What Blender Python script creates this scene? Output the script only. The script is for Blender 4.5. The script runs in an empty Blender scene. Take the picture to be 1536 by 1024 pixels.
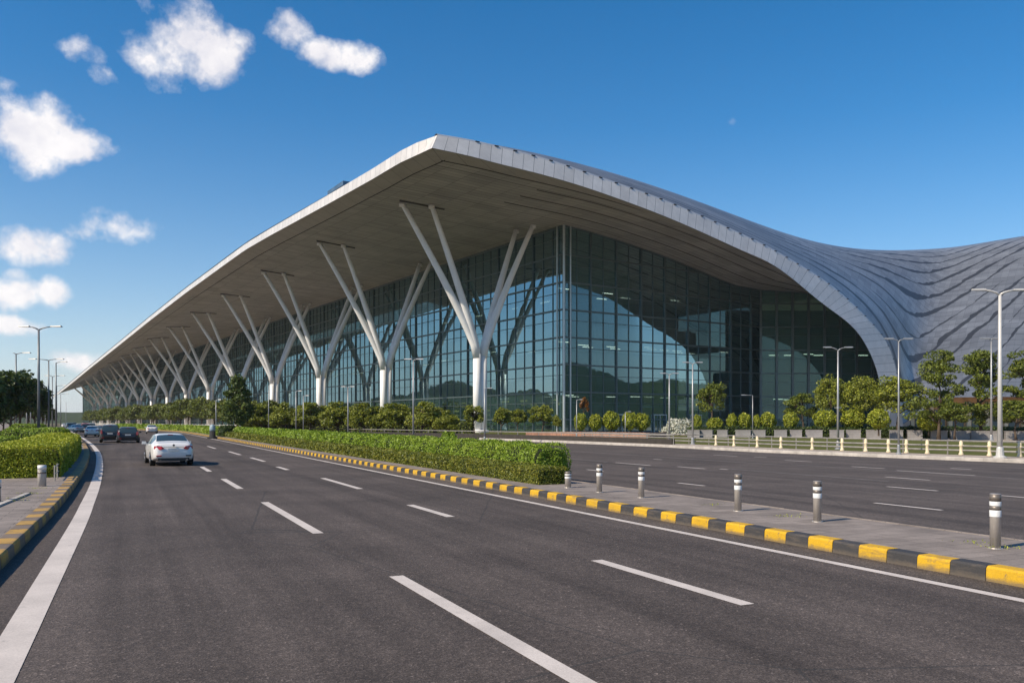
import bpy, math, random
import numpy as np
from mathutils import Vector
R = math.radians
random.seed(7)
rng = np.random.default_rng(11)
scene = bpy.context.scene
COL = scene.collection

# ------------------------------------------------------------------ frame constants
F, CX, HY, CAM_H = 1250.0, 768.0, 632.0, 2.0
def gp(px, py, z=0.0):                       # a spot on the ground, read off the photograph
    Y = F * (CAM_H - z) / (py - HY)
    return ((px - CX) / F * Y, Y)
def xat(px, Y): return (px - CX) / F * Y
def zat(py, Y): return CAM_H + (HY - py) * Y / F
VV, UU = (0.84, 0.543), (-0.543, 0.84)       # across the terminal / along the terminal
def BP(L, s, z=0.0): return (VV[0]*L + UU[0]*s, VV[1]*L + UU[1]*s, z)
def BLs(X, Y): return (VV[0]*X + VV[1]*Y, UU[0]*X + UU[1]*Y)
ROAD = np.array([-0.421, 0.907])             # travel direction of the near road

# ------------------------------------------------------------------ mesh helpers
class MB:
    def __init__(s): s.v, s.f, s.m, s.uv = [], [], [], {}
    def add(s, vs, fs, m=0):
        b = len(s.v); s.v.extend(tuple(map(float, p)) for p in vs)
        for f in fs: s.f.append(tuple(i + b for i in f)); s.m.append(m)
        return b
    def box(s, c, size, rz=0.0, m=0, taper=1.0):
        hx, hy, hz = size[0]/2, size[1]/2, size[2]/2
        ca, sa = math.cos(rz), math.sin(rz); vs = []
        for z, t in ((-hz, 1.0), (hz, taper)):
            for x, y in ((-hx, -hy), (hx, -hy), (hx, hy), (-hx, hy)):
                x, y = x*t, y*t
                vs.append((c[0] + x*ca - y*sa, c[1] + x*sa + y*ca, c[2] + z))
        s.add(vs, [(3,2,1,0),(4,5,6,7),(0,1,5,4),(1,2,6,5),(2,3,7,6),(3,0,4,7)], m)
    def tube(s, path, rad, n=10, m=0, cap=True):
        pts = [Vector(p) for p in path]
        if not hasattr(rad, '__len__'): rad = [rad]*len(pts)
        ring0 = None; up = None; base = len(s.v)
        for i, p in enumerate(pts):
            t = (pts[min(i+1, len(pts)-1)] - pts[max(i-1, 0)]).normalized()
            if up is None:
                up = Vector((1,0,0)) if abs(t.x) < .8 else Vector((0,1,0))
            a = (up - t*up.dot(t)).normalized(); b = t.cross(a); up = a
            for k in range(n):
                q = p + (a*math.cos(2*math.pi*k/n) + b*math.sin(2*math.pi*k/n))*rad[i]
                s.v.append(tuple(q))
        for i in range(len(pts)-1):
            for k in range(n):
                k2 = (k+1) % n
                s.f.append((base+i*n+k, base+i*n+k2, base+(i+1)*n+k2, base+(i+1)*n+k)); s.m.append(m)
        if cap:
            s.f.append(tuple(base+k for k in reversed(range(n)))); s.m.append(m)
            s.f.append(tuple(base+(len(pts)-1)*n+k for k in range(n))); s.m.append(m)
    def lathe(s, prof, c=(0,0,0), n=16, m=0):
        base = len(s.v)
        for r, z in prof:
            for k in range(n):
                a = 2*math.pi*k/n
                s.v.append((c[0]+r*math.cos(a), c[1]+r*math.sin(a), c[2]+z))
        for i in range(len(prof)-1):
            for k in range(n):
                k2 = (k+1) % n
                s.f.append((base+i*n+k, base+i*n+k2, base+(i+1)*n+k2, base+(i+1)*n+k)); s.m.append(m)
        s.f.append(tuple(base+k for k in reversed(range(n)))); s.m.append(m)
        s.f.append(tuple(base+(len(prof)-1)*n+k for k in range(n))); s.m.append(m)
    def grid(s, P, m=0, flip=False, uv=None):
        P = np.asarray(P, float); a, b = P.shape[:2]
        base = s.add(P.reshape(-1, 3), [], m)
        if uv is not None:
            for i, q in enumerate(np.asarray(uv).reshape(-1, 2)): s.uv[base+i] = tuple(q)
        for i in range(a-1):
            for j in range(b-1):
                q = (base+i*b+j, base+i*b+j+1, base+(i+1)*b+j+1, base+(i+1)*b+j)
                s.f.append(q[::-1] if flip else q); s.m.append(m)
    def build(s, name, mats, parent=None, smooth=False, loc=None):
        me = bpy.data.meshes.new(name)
        me.from_pydata(s.v, [], s.f)
        if not isinstance(mats, (list, tuple)): mats = [mats]
        for x in mats: me.materials.append(x)
        me.polygons.foreach_set('material_index', s.m)
        if smooth: me.polygons.foreach_set('use_smooth', [True]*len(s.f))
        if s.uv:
            ul = me.uv_layers.new(name='UVMap')
            li = np.empty(len(me.loops), np.int32); me.loops.foreach_get('vertex_index', li)
            arr = np.zeros((len(s.v), 2), np.float32)
            for k, q in s.uv.items(): arr[k] = q
            ul.data.foreach_set('uv', arr[li].ravel())
        me.update()
        return link(name, me, parent, loc)

def link(name, me, parent=None, loc=None):
    o = bpy.data.objects.new(name, me); COL.objects.link(o)
    if parent is not None: o.parent = parent
    if loc is not None: o.location = loc
    return o
def tag(o, label=None, cat=None, group=None, kind=None):
    if label: o['label'] = label
    if cat: o['category'] = cat
    if group: o['group'] = group
    if kind: o['kind'] = kind
    return o
def thing(name, label, cat, loc=(0,0,0), rz=0.0, group=None):
    o = bpy.data.objects.new(name, None); COL.objects.link(o)
    o.empty_display_size = .2
    o.location = loc; o.rotation_euler = (0, 0, rz)
    return tag(o, label, cat, group)
def dup(root, loc, rz=0.0, label=None, group=None, scale=None):
    r = root.copy(); COL.objects.link(r); r.location = loc; r.rotation_euler = (0, 0, rz)
    if scale is not None: r.scale = scale if hasattr(scale, '__len__') else (scale,)*3
    if label: r['label'] = label
    if group: r['group'] = group
    for ch in list(root.children):
        c = ch.copy(); COL.objects.link(c); c.parent = r
        for g in list(ch.children):
            d = g.copy(); COL.objects.link(d); d.parent = c
    return r
ORD = ['first','second','third','fourth','fifth','sixth','seventh','eighth','ninth','tenth','eleventh','twelfth','thirteenth',
       'fourteenth','fifteenth','sixteenth','seventeenth','eighteenth','nineteenth','twentieth','twenty-first','twenty-second',
       'twenty-third','twenty-fourth','twenty-fifth','twenty-sixth','twenty-seventh','twenty-eighth','twenty-ninth','thirtieth',
       'thirty-first','thirty-second','thirty-third','thirty-fourth','thirty-fifth','thirty-sixth']

# ------------------------------------------------------------------ materials
class NT:
    def __init__(s, name):
        s.mat = bpy.data.materials.new(name); s.mat.use_nodes = True
        s.t = s.mat.node_tree; s.n = s.t.nodes; s.l = s.t.links
        s.b = s.n['Principled BSDF']; s.out = s.n['Material Output']
    def new(s, typ, **kw):
        n = s.n.new(typ)
        for k, v in kw.items():
            if k.startswith('i_'): n.inputs[k[2:].replace('_', ' ')].default_value = v
            else: setattr(n, k, v)
        return n
    def lk(s, a, b): s.l.new(a, b)
    def coord(s, which='Object'): return s.new('ShaderNodeTexCoord').outputs[which]
    def noise(s, vec, scale, detail=4, rough=.55, scl=None):
        n = s.new('ShaderNodeTexNoise'); n.inputs['Scale'].default_value = scale
        n.inputs['Detail'].default_value = detail; n.inputs['Roughness'].default_value = rough
        if scl is not None:
            mp = s.new('ShaderNodeMapping'); mp.inputs['Scale'].default_value = scl
            s.lk(vec, mp.inputs['Vector']); vec = mp.outputs[0]
        if vec is not None: s.lk(vec, n.inputs['Vector'])
        return n.outputs['Fac']
    def ramp(s, fac, stops):
        r = s.new('ShaderNodeValToRGB'); e = r.color_ramp.elements
        while len(e) < len(stops): e.new(.5)
        for x, (p, c) in zip(e, stops):
            x.position = p; x.color = (c, c, c, 1) if not hasattr(c, '__len__') else (*c[:3], 1)
        s.lk(fac, r.inputs['Fac']); return r.outputs['Color']
    def math(s, op, a, b=None, c=None, clamp=False):
        n = s.new('ShaderNodeMath', operation=op, use_clamp=clamp)
        for i, x in enumerate((a, b, c)):
            if x is None: continue
            if isinstance(x, (int, float)): n.inputs[i].default_value = x
            else: s.lk(x, n.inputs[i])
        return n.outputs[0]
    def mix(s, fac, a, b, typ='MIX'):
        n = s.new('ShaderNodeMix', data_type='RGBA', blend_type=typ)
        for i, x in ((0, fac), (6, a), (7, b)):
            if isinstance(x, (int, float)): n.inputs[i].default_value = x
            elif hasattr(x, '__len__'): n.inputs[i].default_value = (*x[:3], 1)
            else: s.lk(x, n.inputs[i])
        return n.outputs[2]
    def bump(s, h, strength=.2, dist=.02):
        n = s.new('ShaderNodeBump'); n.inputs['Strength'].default_value = strength
        n.inputs['Distance'].default_value = dist
        s.lk(h, n.inputs['Height']); s.lk(n.outputs[0], s.b.inputs['Normal'])
    def base(s, c, rough=.6, metal=0.0, spec=.5):
        if hasattr(c, '__len__'): s.b.inputs['Base Color'].default_value = (*c[:3], 1)
        else: s.lk(c, s.b.inputs['Base Color'])
        if isinstance(rough, (int, float)): s.b.inputs['Roughness'].default_value = rough
        else: s.lk(rough, s.b.inputs['Roughness'])
        s.b.inputs['Metallic'].default_value = metal
        s.b.inputs['Specular IOR Level'].default_value = spec
        return s
    def sep(s, vec):
        n = s.new('ShaderNodeSeparateXYZ'); s.lk(vec, n.inputs[0]); return n.outputs
    def groove(s, x, period, width):            # 1 on a thin line every period
        f = s.math('FRACT', s.math('DIVIDE', x, period))
        return s.math('LESS_THAN', f, width/period)

def simple(name, c, rough=.6, metal=0.0, var=.15, scale=3.0, spec=.5):
    t = NT(name); n = t.noise(t.coord(), scale, 5, .6)
    lo = tuple(x*(1-var) for x in c); hi = tuple(min(1, x*(1+var)) for x in c)
    t.base(t.ramp(n, [(.3, lo), (.7, hi)]), rough, metal, spec)
    return t.mat

def asphalt(name, base, warm=(1.0, .93, .91)):
    t = NT(name); co = t.coord()
    fine = t.noise(co, 70, 3, .7); mid = t.noise(co, 9, 4, .65); big = t.noise(co, .35, 4, .6)
    mp = t.new('ShaderNodeMapping'); mp.inputs['Rotation'].default_value = (0, 0, -R(24.9))
    t.lk(co, mp.inputs['Vector'])
    streak = t.noise(mp.outputs[0], 1.0, 4, .6, (1.3, .035, 1))
    vor = t.new('ShaderNodeTexVoronoi'); vor.inputs['Scale'].default_value = 55; t.lk(co, vor.inputs['Vector'])
    chip = t.ramp(vor.outputs['Color'], [(.0, .55), (.7, 1.0), (.9, 1.5), (1.0, 3.0)])
    c = t.ramp(fine, [(.28, tuple(base*.5*w for w in warm)), (.5, tuple(base*w for w in warm)), (.78, tuple(base*2.0*w for w in warm))])
    c = t.mix(1.0, c, chip, 'MULTIPLY')
    c = t.mix(1.0, c, t.ramp(mid, [(.3, .82), (.7, 1.15)]), 'MULTIPLY')
    c = t.mix(1.0, c, t.ramp(big, [(.3, .78), (.7, 1.22)]), 'MULTIPLY')
    c = t.mix(1.0, c, t.ramp(streak, [(.30, .66), (.5, 1.0), (.70, 1.28)]), 'MULTIPLY')
    drip = t.noise(co, 3.2, 3, .6)
    c = t.mix(t.math('MULTIPLY', t.ramp(drip, [(.66, 0.0), (.74, 1.0)]), .35), c, (base*.35,)*3)
    # repaired cracks / tar lines
    v2 = t.new('ShaderNodeTexVoronoi', feature='DISTANCE_TO_EDGE'); v2.inputs['Scale'].default_value = .11
    t.lk(t.mix(.06, co, t.noise_col(co, .9)), v2.inputs['Vector'])
    c = t.mix(t.math('MULTIPLY', t.math('LESS_THAN', v2.outputs['Distance'], .0016), .5), c, (base*.4,)*3)
    t.base(c, t.ramp(mid, [(.3, .75), (.7, .92)]), 0, .25)
    t.bump(t.math('ADD', fine, vor.outputs['Distance']), .5, .006)
    return t.mat
def _noise_col(s, vec, scale):
    n = s.new('ShaderNodeTexNoise'); n.inputs['Scale'].default_value = scale; s.lk(vec, n.inputs['Vector'])
    return n.outputs['Color']
NT.noise_col = _noise_col

M = {}
M['asphalt'] = asphalt('asphalt', .086, (1.0, .81, .72))
M['asphalt_wide'] = asphalt('asphalt_plaza', .097, (1.0, .82, .735))

def paint(name, c, wear=.45, sc=6, grime=False):
    t = NT(name); co = t.coord()
    w = t.noise(co, sc, 6, .75); f = t.noise(co, 60, 3, .7); d = t.noise(co, 1.1, 4, .6)
    col = t.ramp(d, [(.3, tuple(x*.78 for x in c)), (.65, c)])
    col = t.mix(t.math('MULTIPLY', t.ramp(w, [(wear-.16, 1.0), (wear-.05, 0.0)]), .8), col, (.10, .09, .085))
    col = t.mix(1.0, col, t.ramp(f, [(.3, .82), (.6, 1.05)]), 'MULTIPLY')
    if grime:
        z = t.sep(co)[2]
        g = t.math('MULTIPLY', t.ramp(t.math('ADD', z, t.math('MULTIPLY', t.math('SUBTRACT', w, .5), .12)), [(.02, 1.0), (.075, 0.0)]), .75)
        col = t.mix(g, col, (.12, .095, .07))
        col = t.mix(t.math('MULTIPLY', t.ramp(t.noise(co, 2.2, 5, .7, (1, 1, 6)), [(.52, 0.0), (.66, 1.0)]), .45), col, (.13, .10, .075))
    t.base(col, .7); t.bump(f, .3, .004); return t.mat
M['road_paint'] = paint('road_paint', (.62, .55, .50), .44)
M['kerb_yellow'] = paint('kerb_yellow', (.64, .37, .010), .47, 7, True)
M['kerb_black'] = paint('kerb_black', (.045, .042, .042), .3, 7, True)
M['kerb_ochre'] = paint('kerb_ochre', (.52, .30, .06), .5, 5, True)
M['kerb_dust'] = paint('kerb_dust', (.21, .155, .11), .5, 5, True)
M['kerb_stone'] = simple('kerb_stone', (.42, .38, .34), .85, 0, .25, 2)

def paving(name, c, w=.6, h=.3, rot=-24.9):
    t = NT(name); co = t.coord()
    mp = t.new('ShaderNodeMapping'); mp.inputs['Rotation'].default_value = (0, 0, R(rot)); t.lk(co, mp.inputs['Vector'])
    br = t.new('ShaderNodeTexBrick'); br.inputs['Scale'].default_value = 1
    br.inputs['Brick Width'].default_value = w; br.inputs['Row Height'].default_value = h
    br.inputs['Mortar Size'].default_value = .006; br.inputs['Color1'].default_value = (*[x*.86 for x in c], 1)
    br.inputs['Color2'].default_value = (*[x*1.1 for x in c], 1); br.inputs['Mortar'].default_value = (*[x*.45 for x in c], 1)
    t.lk(mp.outputs[0], br.inputs['Vector'])
    n = t.noise(co, 1.2, 6, .65); f = t.noise(co, 45, 3, .7)
    col = t.mix(1.0, br.outputs['Color'], t.ramp(n, [(.3, .7), (.7, 1.2)]), 'MULTIPLY')
    col = t.mix(1.0, col, t.ramp(f, [(.3, .8), (.7, 1.15)]), 'MULTIPLY')
    t.base(col, .85, 0, .3); t.bump(f, .25, .005); return t.mat
M['paving'] = paving('paving', (.255, .215, .19))
M['paving_far'] = paving('paving_far', (.42, .35, .29), 1.2, .8)
M['gutter'] = asphalt('gutter_dust', .085, (1.1, .9, .78))
def grassm(name, a, b):
    t = NT(name); co = t.coord(); n = t.noise(co, .8, 6, .7); f = t.noise(co, 25, 3, .7)
    c = t.mix(1.0, t.ramp(n, [(.3, a), (.7, b)]), t.ramp(f, [(.3, .6), (.7, 1.3)]), 'MULTIPLY')
    t.base(c, .95, 0, .2); t.bump(f, .5, .05); return t.mat
M['grass'] = grassm('lawn_green', (.06, .085, .016), (.14, .13, .03))
M['ground'] = grassm('dry_ground', (.09, .085, .04), (.16, .13, .08))
M['forest'] = grassm('forest_hill', (.022, .036, .012), (.05, .07, .022))
M['soil'] = simple('soil', (.07, .05, .035), .95)

def leafm(name, dark, mid, light, scale=1.2, trans=.25):
    t = NT(name); co = t.coord()
    rnd = t.new('ShaderNodeNewGeometry').outputs['Random Per Island']
    n = t.noise(co, scale, 4, .6)
    v = t.math('ADD', t.math('MULTIPLY', rnd, .55), t.math('MULTIPLY', n, .5))
    c = t.ramp(v, [(.22, dark), (.52, mid), (.82, light)])
    t.base(c, .5, 0, .35)
    tr = t.new('ShaderNodeBsdfTranslucent'); t.lk(t.mix(1.0, c, (1.25, 1.2, .55), 'MULTIPLY'), tr.inputs['Color'])
    ms = t.new('ShaderNodeMixShader'); ms.inputs[0].default_value = trans*.7
    t.lk(t.b.outputs[0], ms.inputs[1]); t.lk(tr.outputs[0], ms.inputs[2]); t.lk(ms.outputs[0], t.out.inputs['Surface'])
    return t.mat
M['leaf_hedge'] = leafm('leaf_hedge_bright', (.10, .16, .014), (.21, .31, .022), (.33, .41, .045), 1.5)
M['leaf_hedge_low'] = leafm('leaf_hedge_olive', (.055, .075, .009), (.125, .15, .014), (.29, .27, .032), 2.0)
M['leaf_yellow'] = leafm('leaf_yellow_green', (.17, .20, .012), (.33, .37, .022), (.46, .46, .045), 1.5)
M['leaf_dark'] = leafm('leaf_dark', (.018, .036, .007), (.042, .070, .012), (.09, .125, .022), .5)
M['leaf_deep'] = leafm('leaf_deep', (.028, .05, .009), (.065, .10, .016), (.13, .165, .028), .5)
M['leaf_mid'] = leafm('leaf_mid', (.045, .065, .010), (.11, .14, .018), (.21, .235, .032), .5)
M['leaf_olive'] = leafm('leaf_olive', (.072, .09, .010), (.172, .20, .02), (.32, .325, .04), .45)
M['leaf_topiary'] = leafm('leaf_topiary', (.11, .145, .010), (.25, .28, .02), (.40, .40, .045), 1.0)
M['leaf_rust'] = leafm('leaf_rust', (.10, .04, .012), (.22, .085, .02), (.30, .14, .03), 1.0)
M['petal_white'] = leafm('petal_white', (.30, .32, .26), (.50, .50, .44), (.66, .65, .58), 1.0)
M['hedge_core'] = simple('hedge_core', (.022, .03, .007), .95, 0, .3, 6)  # core colour darkened to stand in for shade in the leaf creases
M['bark'] = simple('bark', (.075, .052, .035), .9, 0, .35, 5)
M['pole_grey'] = simple('pole_galvanised', (.36, .36, .36), .45, .5, .1, 2)
M['pole_light'] = simple('pole_painted', (.55, .53, .50), .45, .15, .08, 2)
M['pole_dark'] = simple('pole_dark', (.16, .17, .18), .45, .4, .12, 2)
M['lamp_head'] = simple('lamp_head', (.10, .105, .115), .4, .4, .1, 4)
M['lens'] = simple('lamp_lens', (.62, .63, .62), .15, 0, .05, 4)
t = NT('brushed_steel'); co = t.coord()
t.base(t.ramp(t.noise(co, 4, 5, .7, (6, 6, .6)), [(.3, (.40, .36, .32)), (.7, (.56, .51, .46))]), .42, .45); M['steel'] = t.mat
M['steel_dark'] = simple('steel_dark', (.17, .145, .125), .45, .4, .2, 8)
M['reflective'] = simple('reflective_band', (.72, .72, .71), .35, 0, .12, 14)
M['concrete'] = simple('concrete', (.46, .42, .38), .85, 0, .18, 1.5)
M['planter'] = simple('planter_grey', (.27, .255, .25), .7, .1, .18, 1.2)
M['brick_pink'] = paving('brick_pink', (.42, .22, .15), .5, .18, 0)
M['cream'] = simple('cream_paint', (.66, .56, .38), .7, 0, .12, 5)
M['rail_grey'] = simple('rail_grey', (.30, .28, .255), .6, .3, .2, 3)
M['rail_dark'] = simple('rail_dark', (.035, .028, .022), .7, 0, .3, 2)
M['rail_white'] = simple('rail_white', (.62, .60, .56), .6, 0, .15, 2)
M['rubber'] = simple('rubber', (.018, .018, .018), .85)
M['tan_wall'] = simple('tan_cladding', (.50, .29, .14), .75, 0, .3, .35)

# terminal materials
t = NT('white_column_steel'); co = t.coord()
t.base(t.ramp(t.noise(co, .5, 5, .6), [(.3, (.72, .71, .70)), (.7, (.83, .82, .81))]), .38, 0.0, .5); M['column'] = t.mat
t = NT('fascia_panels'); uv = t.sep(t.coord('UV'))
j = t.groove(uv[0], 1.72, .055)
cell = t.new('ShaderNodeTexWhiteNoise', noise_dimensions='1D'); t.lk(t.math('FLOOR', t.math('DIVIDE', uv[0], 1.72)), cell.inputs['W'])
c = t.ramp(cell.outputs[0], [(0, (.60, .565, .53)), (1, (.69, .655, .62))])
c = t.mix(1.0, c, t.ramp(t.noise(t.coord(), .7, 5, .65), [(.3, .88), (.7, 1.06)]), 'MULTIPLY')
t.base(t.mix(j, c, (.10, .10, .10)), .42, .1); M['fascia'] = t.mat
def soffitm(name, base, band):
    t = NT(name); uv = t.sep(t.coord('UV'))            # u = along, v = across, metres
    slat = t.groove(uv[0], 1.2, .20); row = t.groove(uv[1], 4.2, .10)
    seam = t.groove(t.math('ADD', uv[0], 3.0), 13.0, .14)
    cx = t.new('ShaderNodeCombineXYZ')
    t.lk(t.math('FLOOR', t.math('DIVIDE', uv[0], 1.2)), cx.inputs[0]); t.lk(t.math('FLOOR', t.math('DIVIDE', uv[1], 4.2)), cx.inputs[1])
    wn = t.new('ShaderNodeTexWhiteNoise', noise_dimensions='2D'); t.lk(cx.outputs[0], wn.inputs['Vector'])
    c = t.ramp(wn.outputs['Value'], [(0, tuple(x*.86 for x in base)), (1, tuple(x*1.1 for x in base))])
    c = t.mix(1.0, c, t.ramp(t.noise(t.coord(), .16, 5, .6), [(.3, .82), (.7, 1.12)]), 'MULTIPLY')
    c = t.mix(t.math('MULTIPLY', slat, .42), c, (.05, .045, .04))
    if band: c = t.mix(t.math('MULTIPLY', row, .55), c, (.05, .045, .04))
    c = t.mix(t.math('MULTIPLY', seam, .8), c, (.03, .028, .025))
    t.base(c, .55, .15, .4); t.bump(slat, -.25, .03); return t.mat
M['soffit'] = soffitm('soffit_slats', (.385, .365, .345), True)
t = NT('soffit_border'); uv = t.sep(t.coord('UV'))
j = t.groove(uv[0], 3.44, .07)
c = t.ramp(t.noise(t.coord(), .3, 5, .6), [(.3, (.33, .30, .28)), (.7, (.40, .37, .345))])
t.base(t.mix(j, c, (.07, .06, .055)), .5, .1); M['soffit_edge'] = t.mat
M['seam_dark'] = simple('seam_dark', (.03, .028, .026), .7)

def glassm(name, refl, tint, trans, rough=.015):
    t = NT(name); t.n.remove(t.b)
    g = t.new('ShaderNodeBsdfGlossy'); g.inputs['Roughness'].default_value = rough
    g.inputs['Color'].default_value = (*refl, 1)
    tr = t.new('ShaderNodeBsdfTransparent'); tr.inputs['Color'].default_value = (*trans, 1)
    uv = t.coord('UV'); u = t.sep(uv)
    cx = t.new('ShaderNodeCombineXYZ')
    t.lk(t.math('FLOOR', t.math('DIVIDE', u[0], 3.0)), cx.inputs[0]); t.lk(t.math('FLOOR', t.math('DIVIDE', u[1], 4.75)), cx.inputs[1])
    wn = t.new('ShaderNodeTexWhiteNoise', noise_dimensions='2D'); t.lk(cx.outputs[0], wn.inputs['Vector'])
    # slight warp of each pane
    h = t.math('ADD', t.math('MULTIPLY', t.noise(t.coord(), .22, 2, .5), 1.0), t.math('MULTIPLY', t.math('MULTIPLY', t.math('SUBTRACT', wn.outputs['Value'], .5), .10), u[0]))
    bp = t.new('ShaderNodeBump'); bp.inputs['Strength'].default_value = .25; bp.inputs['Distance'].default_value = .05
    t.lk(h, bp.inputs['Height']); t.lk(bp.outputs[0], g.inputs['Normal'])
    lw = t.new('ShaderNodeFresnel'); lw.inputs['IOR'].default_value = 1.5
    fac = t.math('ADD', tint, t.math('MULTIPLY', lw.outputs[0], .55), clamp=True)
    fac = t.math('MULTIPLY', fac, t.math('ADD', .86, t.math('MULTIPLY', wn.outputs['Value'], .2)), clamp=True)
    df = t.new('ShaderNodeBsdfDiffuse'); df.inputs['Color'].default_value = (.14, .31, .27, 1)
    m0 = t.new('ShaderNodeMixShader'); m0.inputs[0].default_value = .30
    t.lk(tr.outputs[0], m0.inputs[1]); t.lk(df.outputs[0], m0.inputs[2])
    ms = t.new('ShaderNodeMixShader'); t.lk(fac, ms.inputs[0])
    t.lk(m0.outputs[0], ms.inputs[1]); t.lk(g.outputs[0], ms.inputs[2]); t.lk(ms.outputs[0], t.out.inputs['Surface'])
    return t.mat
M['glass'] = glassm('curtain_glass', (.29, .42, .46), .28, (.40, .56, .53))
M['glass_dark'] = glassm('curtain_glass_green', (.40, .56, .54), .10, (.32, .50, .44))
M['mullion'] = simple('mullion_dark', (.10, .135, .14), .4, .4, .1, 2)
M['mullion_light'] = simple('mullion_steel', (.42, .47, .48), .35, .5, .1, 2)
M['slab'] = simple('floor_slab', (.20, .22, .20), .8, 0, .2, .3)
M['inner_wall'] = simple('inner_wall', (.085, .10, .095), .8, 0, .45, .12)
M['inner_floor'] = simple('inner_floor', (.10, .11, .105), .5, 0, .2, .2)
def emit(name, c, st):
    t = NT(name); t.base(c, .5); t.b.inputs['Emission Color'].default_value = (*c, 1)
    t.b.inputs['Emission Strength'].default_value = st; return t.mat
M['tube_light'] = emit('tube_light', (1.0, .95, .82), 3.0)
M['warm_strip'] = emit('warm_strip_light', (.95, .78, .25), 1.1)

# metal roof with standing seams and dark sweeping bands
t = NT('metal_roof_skin'); uv = t.sep(t.coord('UV'))
at = t.new('ShaderNodeAttribute'); at.attribute_name = 'sweep'; sw = at.outputs['Fac']
n0 = t.noise(t.coord('UV'), 1.0, 4, .6, (.022, .10, 1))
swn = t.math('ADD', sw, t.math('MULTIPLY', t.math('SUBTRACT', n0, .5), .9))
fr = t.math('FRACT', swn)
wn = t.new('ShaderNodeTexWhiteNoise', noise_dimensions='1D'); t.lk(t.math('FLOOR', swn), wn.inputs['W'])
n1 = t.noise(t.coord('UV'), 1.0, 3, .6, (.03, .22, 1))
wid = t.math('ADD', t.math('MULTIPLY', wn.outputs['Value'], .22), t.math('MULTIPLY', t.math('SUBTRACT', n1, .44), .8))
band = t.math('LESS_THAN', fr, wid)
seam = t.groove(uv[0], 1.9, .10); row = t.groove(t.math('ADD', uv[1], t.math('MULTIPLY', n0, 3.0)), 1.3, .07)
cx = t.new('ShaderNodeCombineXYZ')
t.lk(t.math('FLOOR', t.math('DIVIDE', uv[0], 1.9)), cx.inputs[0]); t.lk(t.math('FLOOR', t.math('DIVIDE', uv[1], 1.3)), cx.inputs[1])
w2 = t.new('ShaderNodeTexWhiteNoise', noise_dimensions='2D'); t.lk(cx.outputs[0], w2.inputs['Vector'])
c = t.ramp(w2.outputs['Value'], [(0, (.27, .274, .284)), (1, (.34, .343, .352))])
c = t.mix(1.0, c, t.ramp(t.noise(t.coord('UV'), 1.0, 5, .65, (.02, .3, 1)), [(.3, .72), (.7, 1.25)]), 'MULTIPLY')
c = t.mix(t.math('MULTIPLY', seam, .25), c, (.06, .065, .075))
c = t.mix(t.math('MULTIPLY', row, .6), c, (.06, .065, .075))
c = t.mix(t.math('MULTIPLY', band, .85), c, (.05, .052, .058))
t.base(c, .34, .45, .5); M['roof'] = t.mat
M['roof_edge'] = simple('roof_edge_trim', (.56, .57, .58), .35, .4, .1, 1)

# ------------------------------------------------------------------ camera, sky, sun
cam_d = bpy.data.cameras.new('camera'); cam = bpy.data.objects.new('camera', cam_d); COL.objects.link(cam)
cam.location = (0, 0, CAM_H); cam.rotation_euler = (R(90), 0, 0)
cam_d.sensor_width = 36; cam_d.lens = F/1536*36; cam_d.shift_y = (HY-512)/1536
cam_d.clip_start = .1; cam_d.clip_end = 20000
scene.camera = cam

SUN_EL = R(40); SUN_AZ = math.atan2(-.84, -.54)          # bearing clockwise from +Y
to_sun = Vector((math.sin(SUN_AZ)*math.cos(SUN_EL), math.cos(SUN_AZ)*math.cos(SUN_EL), math.sin(SUN_EL)))
sd = bpy.data.lights.new('sun', 'SUN'); sd.energy = 5.0; sd.angle = R(.53); sd.color = (1.0, .88, .70)
so = bpy.data.objects.new('sun', sd); COL.objects.link(so)
so.rotation_euler = (-to_sun).to_track_quat('-Z', 'Y').to_euler(); so.location = (-40, -10, 60)

w = bpy.data.worlds.new('World'); scene.world = w; w.use_nodes = True
class WT(NT):
    def __init__(s, tree): s.t = tree; s.n = tree.nodes; s.l = tree.links
wt = WT(w.node_tree); bg = wt.n['Background']
sky = wt.new('ShaderNodeTexSky', sky_type='NISHITA'); sky.sun_disc = False
sky.sun_elevation = SUN_EL; sky.sun_rotation = SUN_AZ; sky.altitude = 200
sky.air_density = 1.0; sky.dust_density = .6; sky.ozone_density = 2.5
hs = wt.new('ShaderNodeHueSaturation'); hs.inputs['Saturation'].default_value = 1.54; hs.inputs['Value'].default_value = .92
hs.inputs['Hue'].default_value = .4985
wt.lk(sky.outputs[0], hs.inputs['Color'])
d = wt.new('ShaderNodeTexCoord').outputs['Generated']
dn = wt.new('ShaderNodeVectorMath', operation='NORMALIZE'); wt.lk(d, dn.inputs[0])
X, Y, Z = wt.sep(dn.outputs[0])
az = wt.math('ARCTAN2', X, Y); el = wt.math('ARCSINE', Z)
def ae(px, py):
    a = math.atan((px-CX)/F); return a, math.atan((HY-py)/F*math.cos(a))
nz_a = wt.noise(dn.outputs[0], 12.0, 11, .58); nz_b = wt.noise(dn.outputs[0], 34, 9, .60)
fb = wt.math('ADD', wt.math('MULTIPLY', wt.math('SUBTRACT', nz_a, .5), 4.4), wt.math('MULTIPLY', wt.math('SUBTRACT', nz_b, .5), 2.4))
clouds = [(262,62,70,52,1.05),(318,88,70,38,1.05),(225,82,55,22,.85),(120,78,52,22,.62),(150,112,38,18,.5),(432,52,34,26,.7),(490,84,70,20,.8),
          (40,190,62,52,1.15),(95,215,62,22,.95),(12,128,34,14,.7),(180,338,72,26,.8),(140,352,50,16,.55),(45,372,66,26,1.1),
          (78,438,26,24,1.05),(28,440,46,26,.95),(18,488,42,16,.9),(25,412,32,12,.6),(110,540,75,18,.55),(182,25,12,6,.4),(1098,184,26,15,.2)]
best = None
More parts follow.
